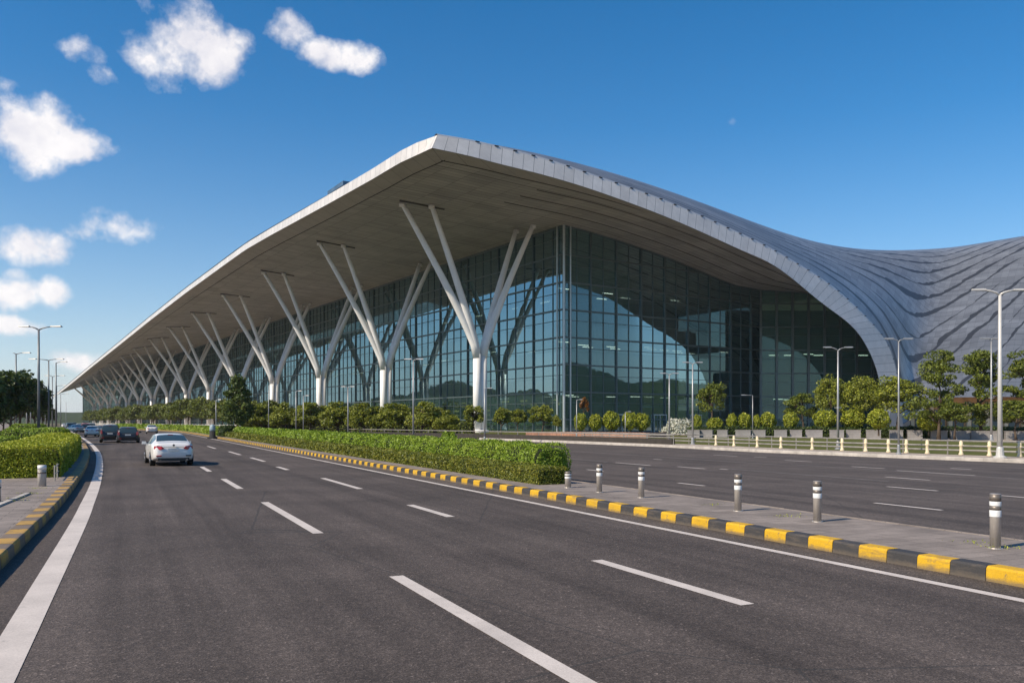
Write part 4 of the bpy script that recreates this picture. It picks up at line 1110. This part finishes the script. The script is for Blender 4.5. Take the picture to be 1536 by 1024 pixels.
lamp_twin(zat(594, 92), .9, .02, .06, LL_, 'small single arm lamp before the inner glass corner', (xat(1129, 92), 92, .1), heads=(1, 0), bracket=False, headsize=(.4, .2, .08))
lamp_twin(zat(583, 78), .3, .03, .085, LL_, 'short grey lamp post rising beside the nearest forked column', (xat(727, 78), 78, .02), heads=(0, 1), bracket=False, headsize=(.45, .2, .08))
lamp_twin(zat(541, 80), .35, .12, .095, LL_, 'grey street lamp behind the median hedge left of the nearest forked column', (xat(620, 80), 80, .02), heads=(.6, 1), bracket=False, headsize=(.75, .3, .1))
lamp_twin(zat(581, 95), .4, .06, .085, LL_, 'grey street lamp before the umbrella trees, left of the second forked column', (xat(522, 95), 95, .02), heads=(.8, .8), bracket=False, headsize=(.5, .25, .08))
for i, (px, tp, lab) in enumerate(((444, 587, 'thin grey lamp post before the umbrella trees, right of the fourth column'), (455, 594, 'thin bare lamp pole before the umbrella trees beside another thin post'),
        (403, 578, 'thin lamp post beside the white shaft of the fourth forked column'), (324, 600, 'thin lamp post left of the tall cone tree'), (865, 600, 'slim lamp pole standing at the glass corner'), (938, 618, 'slim low lamp pole among the bushes before the end wall'))):
    Yp = (108, 112, 118, 122, 100, 106)[i]
    lamp_twin(zat(tp, Yp), .35, .04, .075, LL_, lab, (xat(px, Yp), Yp, .02), heads=(0, 1), bracket=False, headsize=(.45, .22, .08))
# left line of lamps
lamp_twin(zat(497, 69), 1.1, .22, .13, LD, 'tall dark street lamp standing behind the left hedge, nearest of its line', (xat(58, 69), 69, KH-.02), 0, heads=(.75, 1), headsize=(.95, .34, .12), bracket=False)
for i, (px, tp, Yp, hd, lab) in enumerate(((73, 542, 105, (1.5, 1), 'long armed dark street lamp, second in the left line'), (78.5, 566, 142, (.4, 1.2), 'dark street lamp with collar, third in the left line'),
        (85, 580, 178, (.2, 1.2), 'far street lamp just before the roof tip'), (91, 592, 225, (.2, 1.2), 'farthest visible street lamp under the roof tip'), (24, 533, 96, (.3, .8), 'street lamp above the left edge trees'), (84, 546, 112, (0, .6), 'single head street lamp behind the long armed one'))):
    lamp_twin(zat(tp, Yp), 1.1, .12, .12, LD, lab, (xat(px, Yp), Yp, KH-.02), heads=hd, headsize=(.95, .34, .12), bracket=(i == 1))
for i, px in enumerate((40, 46, 62, 68, 99)):
    Yp = (110, 118, 150, 165, 240)[i]
    mb = MB(); mb.tube([(0,0,0), (0,0,zat((600,590,604,606,604)[i], Yp))], [.09,.06], 8); o = mb.build('pole', M['pole_grey'], None, True, (xat(px, Yp), Yp, KH-.02))
    tag(o, ('bare grey pole among the left trees, leftmost of five', 'bare grey pole among the left trees, second of five', 'bare grey pole left of the far lamps', 'bare grey pole between the left lamps and trees', 'bare far pole under the tip of the roof')[i], 'pole', 'bare poles along the left road')

# ------------------------------------------------------------------ bollards
def bollard(H, r, loc, label, dark=False):
    t_ = thing('bollard', label, 'bollard', loc, 0, 'steel bollards on the median' if not dark else None)
    mb = MB(); mb.lathe([(r*1.0, 0), (r, H-.012), (r*.94, H)], (0,0,0), 20); mb.build('post', M['steel'], t_, True)
    mb = MB(); mb.lathe([(r+.003, H*.86), (r+.004, H*.995)], (0,0,0), 20); mb.build('cap', M['steel_dark'], t_, True)
    for a, b in ((.78, .86), (.58, .70)):
        mb = MB(); mb.lathe([(r+.004, H*a), (r+.005, H*a+.004), (r+.005, H*b-.004), (r+.004, H*b)], (0,0,0), 20); mb.build('reflective_band', M['reflective'], t_, True)
    mb = MB(); mb.lathe([(r+.003, H*.70), (r+.003, H*.78)], (0,0,0), 20); mb.build('dark_band', M['steel_dark'], t_, True)
    mb = MB(); mb.lathe([(r*1.35, 0), (r*1.3, .012)], (0,0,0), 20); mb.build('foot_ring', M['steel'], t_)
    return t_
zb = KH-.011
bl_ = ((1493, 822, 740, 'steel bollard with white bands nearest the right photo edge'), (1226, 782, 721, 'steel bollard with white bands second from the right photo edge'),
       (1107, 766, 711, 'steel bollard third from the right, middle of the median row'), (962, 746, 701, 'steel bollard with white bands, right of the closest pair past the hedge'),
       (899, 738, 696, 'steel bollard with white bands, left of the closest pair past the hedge'))
for px, pb, pt, lab in bl_:
    x, y = gp(px, pb, zb); bollard((pb-pt)*y/F, .072, (x, y, zb), lab)
x, y = gp(852, 731, zb); bollard(.44, .085, (x, y, zb), 'short steel bollard touching the corner of the low olive hedge')
def short_bollard(loc, H, r, label):
    t_ = thing('bollard', label, 'bollard', loc)
    mb = MB(); mb.lathe([(r, 0), (r, H*.97), (r*.9, H)], (0,0,0), 18); mb.build('post', M['concrete'], t_, True)
    mb = MB(); mb.lathe([(r+.004, H*.80), (r+.004, H*.985)], (0,0,0), 18); mb.build('reflective_band', M['reflective'], t_, True)
    mb = MB(); mb.lathe([(r+.004, H*.60), (r+.004, H*.68)], (0,0,0), 18); mb.build('dark_band', M['steel_dark'], t_, True)
x, y = gp(63, 729, zb); short_bollard((x, y, zb), .60, .11, 'pale concrete bollard with white top on the left pavement')
x, y = gp(66, 727, zb); x, y = gp(-6, 752, zb); short_bollard((x, y, zb), .5, .1, 'dark bollard sliver at the extreme left photo edge on the pavement')
# low rail by the left hedge
t_ = thing('low_railing', 'low green and pale railing between the left hedge and the pavement', 'railing', (float(lk_(27.0))-.62, 27.0, KH-.01))
ox, oy = t_.location.x, t_.location.y
ysr = np.arange(25.6, 52, 1.1)
for yv in ysr:
    mb = MB(); mb.box((float(lk_(yv))-.66-ox, yv-oy, .24), (.035, .035, .48)); mb.build('post', M['rail_grey'], t_)
for hz in (.2, .42):
    mb = MB(); mb.tube([(float(lk_(yv))-.66-ox, yv-oy, hz) for yv in ysr], .018, 6); mb.build('rail', M['pole_grey'], t_)
# edging stone + weeds on the left pavement
mb = MB(); a = gp(-10, 762, zb); b = gp(42, 741, zb); c = ((a[0]+b[0])/2, (a[1]+b[1])/2)
mb.box((c[0], c[1], KH+.012), (math.dist(a, b), .12, .04), math.atan2(b[1]-a[1], b[0]-a[0])); o = mb.build('edging_strip', M['kerb_stone']); o['kind'] = 'structure'
rl = np.random.default_rng(77); cc = []
for px, py, n in ((30, 748, 60), (48, 741, 70), (20, 752, 40), (58, 733, 50), (1180, 775, 60), (1500, 822, 50), (1066, 758, 40), (1462, 815, 50)):
    x, y = gp(px, py, zb)
    cc.append(np.stack([x+rl.normal(size=n)*.16, y+rl.normal(size=n)*.10, KH+.005+np.abs(rl.normal(size=n))*.018], 1))
cc = np.concatenate(cc); nrm = np.tile(np.array([[0, 0, 1.0]]), (len(cc), 1))
me = mesh_np('weeds', [(leaf_mesh(cc, nrm, np.full(len(cc), .013), rl, .4), 'quads', 0)]); me.materials.append(M['leaf_yellow'])
tag(link('weeds', me), 'tufts of weeds in pavement joints', 'weeds', kind='stuff')

# ------------------------------------------------------------------ fence, walls and barriers
fence = thing('fence', 'low grey rail fence with cream posts along the far pavement at right', 'fence', (0, 0, KH-.01))
fpx = (1074, 1101, 1136, 1171.6, 1218.6, 1263, 1298.6, 1333, 1360, 1391, 1442, 1484, 1530)
fx_ = lambda Yv: fark(Yv)+3.0
fl = []
for px in fpx:
    ys_ = np.linspace(30, 95, 2000); pxs = CX+F*fx_(ys_)/ys_; fl.append((px, float(ys_[np.argmin(abs(pxs-px))])))
for px, yv in fl:
    mb = MB(); x = float(fx_(yv))
    mb.lathe([(.13, 0), (.13, .08), (.09, .12), (.085, .46), (.12, .50), (.12, .56), (.085, .60), (.10, .70), (.06, .78), (0.01, .80)], (x, yv, 0), 12)
    mb.build('post', M['cream'], fence, True)
yr = np.arange(38, 80, .8)
for hz, hh in ((.26, .10), (.50, .10), (.78, .07)):
    mb = MB(); mb.tube([(float(fx_(y_)), y_, hz) for y_ in yr], hh*.5, 4); mb.build('rail', M['rail_grey'], fence)
for y_ in np.arange(39, 80, 2.3):
    mb = MB(); mb.box((float(fx_(y_)), y_, .4), (.05, .05, .8)); mb.build('stanchion', M['rail_grey'], fence)
# dark low barrier along the wide road behind the median
bar = thing('road_barrier', 'long dark low barrier rail behind the median hedges', 'barrier')
bx = lambda Yv: np.interp(Yv, [60, 80, 95, 115, 160, 220], [15.9, 5.5, -5, -20, -52, -95])
yb_ = np.concatenate([np.arange(66, 120, 1.5), np.arange(120, 215, 5)])
mb = MB(); g = np.zeros((len(yb_), 4, 3))
for k, (dx_, z) in enumerate(((-.12, .02), (-.12, .62), (.12, .62), (.12, .02))): g[:,k,0] = bx(yb_)+dx_; g[:,k,1] = yb_; g[:,k,2] = z
mb.grid(g); mb.build('panel', M['rail_dark'], bar)
mb = MB(); mb.tube([(float(bx(y_)), y_, .92) for y_ in yb_], .05, 5); mb.build('rail', M['rail_grey'], bar)
mb = MB()
for y_ in yb_[::2]:
    mb = MB(); mb.box((float(bx(y_)), y_, .47), (.07, .07, .94)); mb.build('post', M['rail_grey'], bar)
# curved low pink wall before the end wall
mb = MB(); pth = [gp(px, py) for px, py in ((790, 657), (850, 657.5), (900, 658), (945, 659), (985, 660), (1006, 659.3), (1014, 657))]
pth = [(a*.98, b*.98) for a, b in pth]
pp = np.array(pth); tq = np.linspace(0, len(pp)-1, 30); pp = np.stack([np.interp(tq, np.arange(len(pp)), pp[:,k]) for k in range(2)], 1)
pp = pp + np.array([0, 6.0])
g = np.zeros((len(pp), 4, 3))
for k, (off, z) in enumerate(((-.2, .02), (-.2, .75), (.2, .75), (.2, .02))): g[:,k,:2] = pp+np.array([0, off]); g[:,k,2] = z
mb.grid(g); tag(mb.build('planter_wall', M['brick_pink']), 'low curved pinkish planter wall before the glass end wall', 'wall')
# pale picket fence below the row of trees
pf = thing('picket_fence', 'long pale picket fence below the dark row of trees under the eave', 'fence')
pts = [BP(54.5, s, 0) for s in np.arange(150, 560, 4.0)]
for hz in (.55, 1.05):
    mb = MB(); mb.tube([(p[0], p[1], hz) for p in pts], .05, 4); mb.build('rail', M['rail_white'], pf)
for i, p in enumerate(pts[:96]):
    mb = MB(); mb.box((p[0], p[1], .62), (.22, .22, 1.24)); mb.build('post', M['rail_white'], pf)

# dark bell shaped post at the end of the median hedge
x, y = gp(300, 657.0); t_ = thing('traffic_post', 'dark bell shaped road post with pale blue top at the far hedge end', 'bollard', (rk(98)-.55, 98, .0))
mb = MB(); mb.lathe([(.62, 0), (.60, .10), (.36, .28), (.33, .9)], (0,0,0), 14); mb.build('base', M['rubber'], t_, True)
mb = MB(); mb.lathe([(.335, .88), (.35, 1.1), (.31, 1.45), (.2, 1.62), (.05, 1.68)], (0,0,0), 14); mb.build('upper', simple('pale_blue_plastic', (.24, .32, .36), .4), t_, True)

# ------------------------------------------------------------------ cars
def car_paint(name, c, metal=.0):
    t = NT(name); t.base(t.ramp(t.noise(t.coord(), 2.0, 4, .6), [(.3, tuple(x*.93 for x in c)), (.7, c)]), .28, metal, .5)
    t.b.inputs['Coat Weight'].default_value = .7 if c[0] > .3 else .25; t.b.inputs['Coat Roughness'].default_value = .06; return t.mat
P_white = car_paint('paint_white', (.80, .78, .75)); P_silver = car_paint('paint_silver', (.46, .455, .44), .1); P_black = car_paint('paint_black', (.018, .020, .024))
P_navy = car_paint('paint_navy', (.018, .020, .027)); P_grey = car_paint('paint_grey', (.13, .135, .14), .3); P_red = car_paint('paint_red', (.28, .018, .02))
t = NT('car_glass'); t.base((.035, .055, .06), .05, 0, .9); M['car_glass'] = t.mat
t = NT('tail_lens'); t.base((.42, .012, .022), .15, 0, .6); t.b.inputs['Coat Weight'].default_value = .5; M['tail'] = t.mat
M['tyre'] = simple('tyre', (.014, .014, .014), .9); M['rim'] = simple('rim_alloy', (.35, .35, .36), .35, .7); M['trim'] = simple('black_trim', (.02, .02, .02), .5)
M['plate'] = simple('number_plate', (.60, .61, .60), .5); M['chrome'] = simple('chrome', (.5, .5, .5), .15, .9)
def cr(xs, ys, q):                                # smooth interpolation
    q = np.asarray(q, float); return np.interp(q, xs, ys)
def make_car(kind, pm, label, group):
    if kind == 'sedan':
        top = [(-2.36,.62),(-2.33,.88),(-2.27,1.00),(-2.15,1.045),(-1.75,1.085),(-1.62,1.11),(-1.2,1.28),(-.85,1.40),(-.5,1.44),(-.1,1.455),(.35,1.43),(.7,1.32),(1.1,1.12),(1.3,1.01),(1.8,.93),(2.15,.80),(2.32,.64),(2.36,.5)]
        belt = [(-2.36,.60),(-2.3,.86),(-2.0,.96),(-1.5,.99),(0,.96),(1.0,.93),(1.4,.92),(2.0,.82),(2.36,.48)]
        wr = [(-2.36,.55),(-2.2,.70),(-1.7,.68),(-1.55,.66),(-.9,.58),(.2,.60),(.8,.62),(1.3,.70),(1.9,.66),(2.36,.45)]
        rear_win, wind, side = (-1.60,-.88), (.45,1.24), (-1.35,.95); Lh = 2.36
    else:
        top = [(-2.3,.62),(-2.28,.95),(-2.24,1.08),(-2.15,1.30),(-2.02,1.56),(-1.9,1.64),(-1.5,1.69),(-.4,1.71),(.2,1.68),(.55,1.58),(1.0,1.28),(1.2,1.13),(1.7,1.06),(2.1,.95),(2.28,.76),(2.32,.55)]
        belt = [(-2.3,.60),(-2.25,.98),(-1.9,1.06),(0,1.04),(1.1,1.02),(1.6,.98),(2.1,.86),(2.32,.52)]
        wr = [(-2.3,.66),(-2.24,.74),(-2.0,.66),(-1.7,.64),(.2,.64),(.8,.68),(1.2,.74),(1.8,.70),(2.32,.5)]
        rear_win, wind, side = (-2.235,-1.98), (.32,1.12), (-1.75,.85); Lh = 2.32
    half = [(-Lh,.66),(-Lh+.04,.74),(-Lh+.18,.83),(-1.7,.895),(-1.0,.905),(.6,.90),(1.5,.885),(Lh-.25,.80),(Lh-.04,.62),(Lh,.52)]
    bot = [(-Lh,.42),(-Lh+.05,.32),(-1.8,.22),(1.8,.2),(Lh-.05,.26),(Lh,.34)]
    f = lambda tab, q: np.interp(q, [a for a, _ in tab], [b for _, b in tab])
    def sm(tab, q, r=.05): return (f(tab, q-r)+f(tab, q)*2+f(tab, q+r))/4
    ys = np.unique(np.concatenate([np.linspace(-Lh, -Lh+.35, 12), np.linspace(-Lh+.35, Lh-.3, 56), np.linspace(Lh-.3, Lh, 8), rear_win, wind, side]))
    P = []
    for y in ys:
        zt, zbt, h_, zb_, w_ = sm(top, y), sm(belt, y), sm(half, y), sm(bot, y), sm(wr, y); zbt = min(zbt, zt-.03)
        zm = zb_+(zbt-zb_)*.45
        key = [(0,zb_),(h_*.6,zb_),(h_*.92,zb_+.02),(h_*.985,zb_+.09),(h_*1.0,zm),(h_*.985,zbt-.10),(h_*.945,zbt),(max(w_+.03, h_*.80) if zt-zbt < .12 else w_+(h_*.945-w_)*.12,
               zbt+(zt-zbt)*.86 if zt-zbt >= .12 else zbt+(zt-zbt)*.5),(w_*.82,zt-.015),(w_*.4,zt),(0,zt+.005)]
        P.append(key)
    P = np.array(P); nb, nj = P.shape[:2]
    full = np.zeros((nb, 2*nj-1, 3))
    full[:,:nj,0] = -P[:,:,0]; full[:,:nj,2] = P[:,:,1]; full[:,nj:,0] = P[:,-2::-1,0]; full[:,nj:,2] = P[:,-2::-1,1]; full[:,:,1] = ys[:,None]
    t_ = thing('parked_car' if False else 'car', label, 'car', (0,0,0), 0, group)
    mb = MB(); mb.grid(full, 0, True)
    k = 2*nj-1; mb.f.append(tuple(range(k))); mb.m.append(0); mb.f.append(tuple((nb-1)*k+i for i in reversed(range(k)))); mb.m.append(0)
    body = mb.build('body', pm, t_, True)
    def patch(y0, y1, j0, j1, name, mat, off=.006, inset=0.0):
        ii = [i for i in range(nb) if y0-1e-6 <= ys[i] <= y1+1e-6]
        g = full[ii[0]:ii[-1]+1, j0:j1+1].copy()
        du = np.gradient(g, axis=0); dv = np.gradient(g, axis=1); nn = np.cross(dv, du); nn /= np.linalg.norm(nn, axis=2)[:,:,None]+1e-9
        cen = np.array([0, 0, .7]); 
        if np.sum(nn*(g-cen)) < 0: nn = -nn
        if inset:
            for ax, m_ in ((0, inset),):
                a0, a1 = g[:,0].copy(), g[:,-1].copy(); g[:,0] = a0*(1-m_)+g[:,1]*m_; g[:,-1] = a1*(1-m_)+g[:,-2]*m_
        mb = MB(); mb.grid(g+nn*off, 0, True); return mb.build(name, mat, t_, True)
    c = nj-1
    patch(rear_win[0], rear_win[1], c-3, c+3, 'rear_window', M['car_glass'], inset=.18 if kind == 'sedan' else .1)
    patch(wind[0], wind[1], c-3, c+3, 'windscreen', M['car_glass'], inset=.18)
    mid_y = (side[0]+side[1])/2
    for ja, jb in ((6, 7), (2*nj-2-7, 2*nj-2-6)):
        patch(side[0], mid_y-.05, ja, jb, 'side_window', M['car_glass']); patch(mid_y+.05, side[1], ja, jb, 'side_window', M['car_glass'])
    for sx in (-1, 1):
        for yw in (-1.38, 1.42):
            R_ = .325 if kind == 'sedan' else .36
            wb = MB(); prof = [(R_*.62, -.11), (R_*.97, -.11), (R_, -.08), (R_, .08), (R_*.97, .11), (R_*.62, .11)]
            base = len(wb.v); n = 20
            for (r_, xx) in prof:
                for q in range(n): a_ = 2*math.pi*q/n; wb.v.append((sx*(.80)+xx, yw+r_*math.cos(a_), R_+r_*math.sin(a_)))
            for i in range(len(prof)-1):
                for q in range(n): wb.f.append((base+i*n+q, base+i*n+(q+1) % n, base+(i+1)*n+(q+1) % n, base+(i+1)*n+q)); wb.m.append(0)
            wl = wb.build('wheel', M['tyre'], t_, True)
            rb_ = MB(); ang = [2*math.pi*q/n for q in range(n)]
            rb_.add([(sx*.905, yw+R_*.64*math.cos(a_), R_+R_*.64*math.sin(a_)) for a_ in ang], [tuple(range(n))])
            for q in range(5):
                a_ = 2*math.pi*q/5; rb_.tube([(sx*.915, yw, R_), (sx*.912, yw+R_*.6*math.cos(a_), R_+R_*.6*math.sin(a_))], .03, 5)
            rb_.build('rim', M['rim'], wl)
            ab = MB(); n2 = 16; g = []
            for r_ in (R_*.95, R_*1.13):
                g.append([(sx*(.893+.0), yw+r_*math.cos(math.pi*q/n2), R_+r_*math.sin(math.pi*q/n2)) for q in range(n2+1)])
            ab.grid(np.array(g)); ab.build('wheel_arch', M['trim'], t_)
        mb = MB(); ym = .72 if kind == 'sedan' else .7; zmr = 1.0 if kind == 'sedan' else 1.12
        mb.box((sx*1.0, ym, zmr), (.20, .10, .13), 0, 0, .85); mb.box((sx*.90, ym+.01, zmr-.04), (.12, .05, .04)); mb.build('mirror', M['trim'] if kind != 'sedan' else pm, t_)
        hw = f(half, -Lh+.1)
        if kind == 'sedan':
            mb = MB(); yb0 = -Lh-.012
            q = [(.40, .80), (.50, .90), (.68, .925), (.80, .90), (.815, .78), (.70, .73), (.52, .745)]
            vs = [(sx*a_, yb0+max(0, (a_-.60))*.8-.01, b_) for a_, b_ in q]+[(sx*a_, yb0+.25+max(0, a_-.60)*.6, b_) for a_, b_ in q]; n = len(q)
            mb.add(vs, [tuple(range(n)), tuple(reversed(range(n, 2*n)))]+[(i, (i+1) % n, n+(i+1) % n, n+i) for i in range(n)]); mb.build('tail_light', M['tail'], t_)
        else:
            mb = MB(); mb.box((sx*.74, -Lh+.05, 1.02), (.17, .22, .34), 0, 0, .9); mb.build('tail_light', M['tail'], t_)
        mb = MB(); mb.box((sx*.62, -Lh+.015, .47), (.22, .10, .05)); mb.build('reflector', M['tail'] if sx < 0 else M['trim'], t_)
    mb = MB(); mb.box((0, -Lh-.012, .74 if kind == 'sedan' else .86), (.46, .03, .13)); mb.build('number_plate', M['plate'], t_)
    mb = MB(); mb.box((0, -Lh-.006, .86 if kind == 'sedan' else .98), (.86, .025, .022)); mb.build('trim_strip', M['chrome'], t_)
    mb = MB(); mb.lathe([(.001, 0), (.045, .001), (.05, .012)], (0,0,0), 14); o = mb.build('badge', M['trim'], t_); o.location = (0, -Lh+.015, .935 if kind == 'sedan' else 1.06); o.rotation_euler = (R(80), 0, 0)
    mb = MB(); mb.box((0, -Lh+.10, .30), (1.30, .16, .14)); mb.build('diffuser', M['trim'], t_)
    mb = MB(); mb.box((0, rear_win[1]-.03, (1.395 if kind == 'sedan' else 1.60)), (.22, .05, .03)); mb.build('brake_light', M['tail'], t_)
    for sx in (-1, 1):
        mb = MB(); mb.tube([(sx*.55, -Lh+.02, .29), (sx*.55, -Lh+.3, .29)], .04, 8); mb.build('exhaust', M['chrome'], t_)
        mb = MB(); mb.box((sx*.62, Lh-.12, .68), (.3, .16, .11)); mb.build('headlight', M['lens'], t_)
    return t_
RZ = R(24.9)
def set_car(o, px, pb, rz=RZ):
    x, y = gp(px, pb); o.location = (x+ROAD[0]*2.3, y+ROAD[1]*2.3, .002); o.rotation_euler = (0, 0, rz); return o
cars_g = 'cars on the near road'
sedan = make_car('sedan', P_white, 'white sedan driving away on the near road, closest of all cars', cars_g); set_car(sedan, 256, 699, R(28))
suv = make_car('suv', P_black, 'black SUV behind the dark navy estate, left of the two', cars_g); set_car(suv, 165, 663.6)
def recolor(o, mat):
    for ch in o.children:
        if ch.name.startswith(('body', 'mirror')):
            ch.data = ch.data.copy(); ch.data.materials.clear(); ch.data.materials.append(mat)
    return o
o = make_car('suv', P_navy, 'dark navy estate car with lit red tail lamp, right beside the black SUV', cars_g); set_car(o, 192, 664.2); o.scale = (1.08, 1, .88)
for i, (px, pb, src, mat, lab, rz) in enumerate((
        (228, 650, sedan, None, 'white sedan far ahead near the right kerb', RZ), (138, 655, sedan, None, 'white sedan at the left kerb just beyond the black SUV', RZ),
        (152, 654, sedan, P_grey, 'grey saloon squeezed between the far white sedan and the black SUV', RZ), (127, 648, suv, P_red, 'dark red car in the distant queue left of the white sedan', R(30)),
        (136, 645.5, suv, P_silver, 'silver van like car in the far queue above the white sedan', R(30)), (112, 648.5, sedan, P_silver, 'low silver car turning at the left kerb in the far queue', R(50)),
        (118, 643, sedan, P_white, 'tiny white car far down the road, left of the red one', R(30)), (103, 644, suv, P_grey, 'tiny grey car at the far left of the queue', R(35)),
        (110, 641, suv, P_black, 'tiny black car farthest along in the left lane', R(33)), (125, 641.5, sedan, P_white, 'tiny white car farthest along in the right lane', R(33)), (96, 641.5, sedan, P_white, 'tiny white car farthest left near the lamp poles', R(33)))):
    c = dup(src, (0,0,0), 0, lab, cars_g); set_car(c, px, pb, rz)
    if mat: recolor(c, mat)

# ------------------------------------------------------------------ air
mb = MB(); mb.box((0, 0, 54), (4500, 4500, 112)); t = NT('haze_air'); t.n.remove(t.b)
pv = t.new('ShaderNodeVolumePrincipled'); pv.inputs['Density'].default_value = .00010; pv.inputs['Color'].default_value = (.93, .95, 1.0, 1); pv.inputs['Anisotropy'].default_value = .2
t.lk(pv.outputs[0], t.out.inputs['Volume'])
tag(mb.build('haze', t.mat), 'pale summer haze in the air', None, kind='stuff')
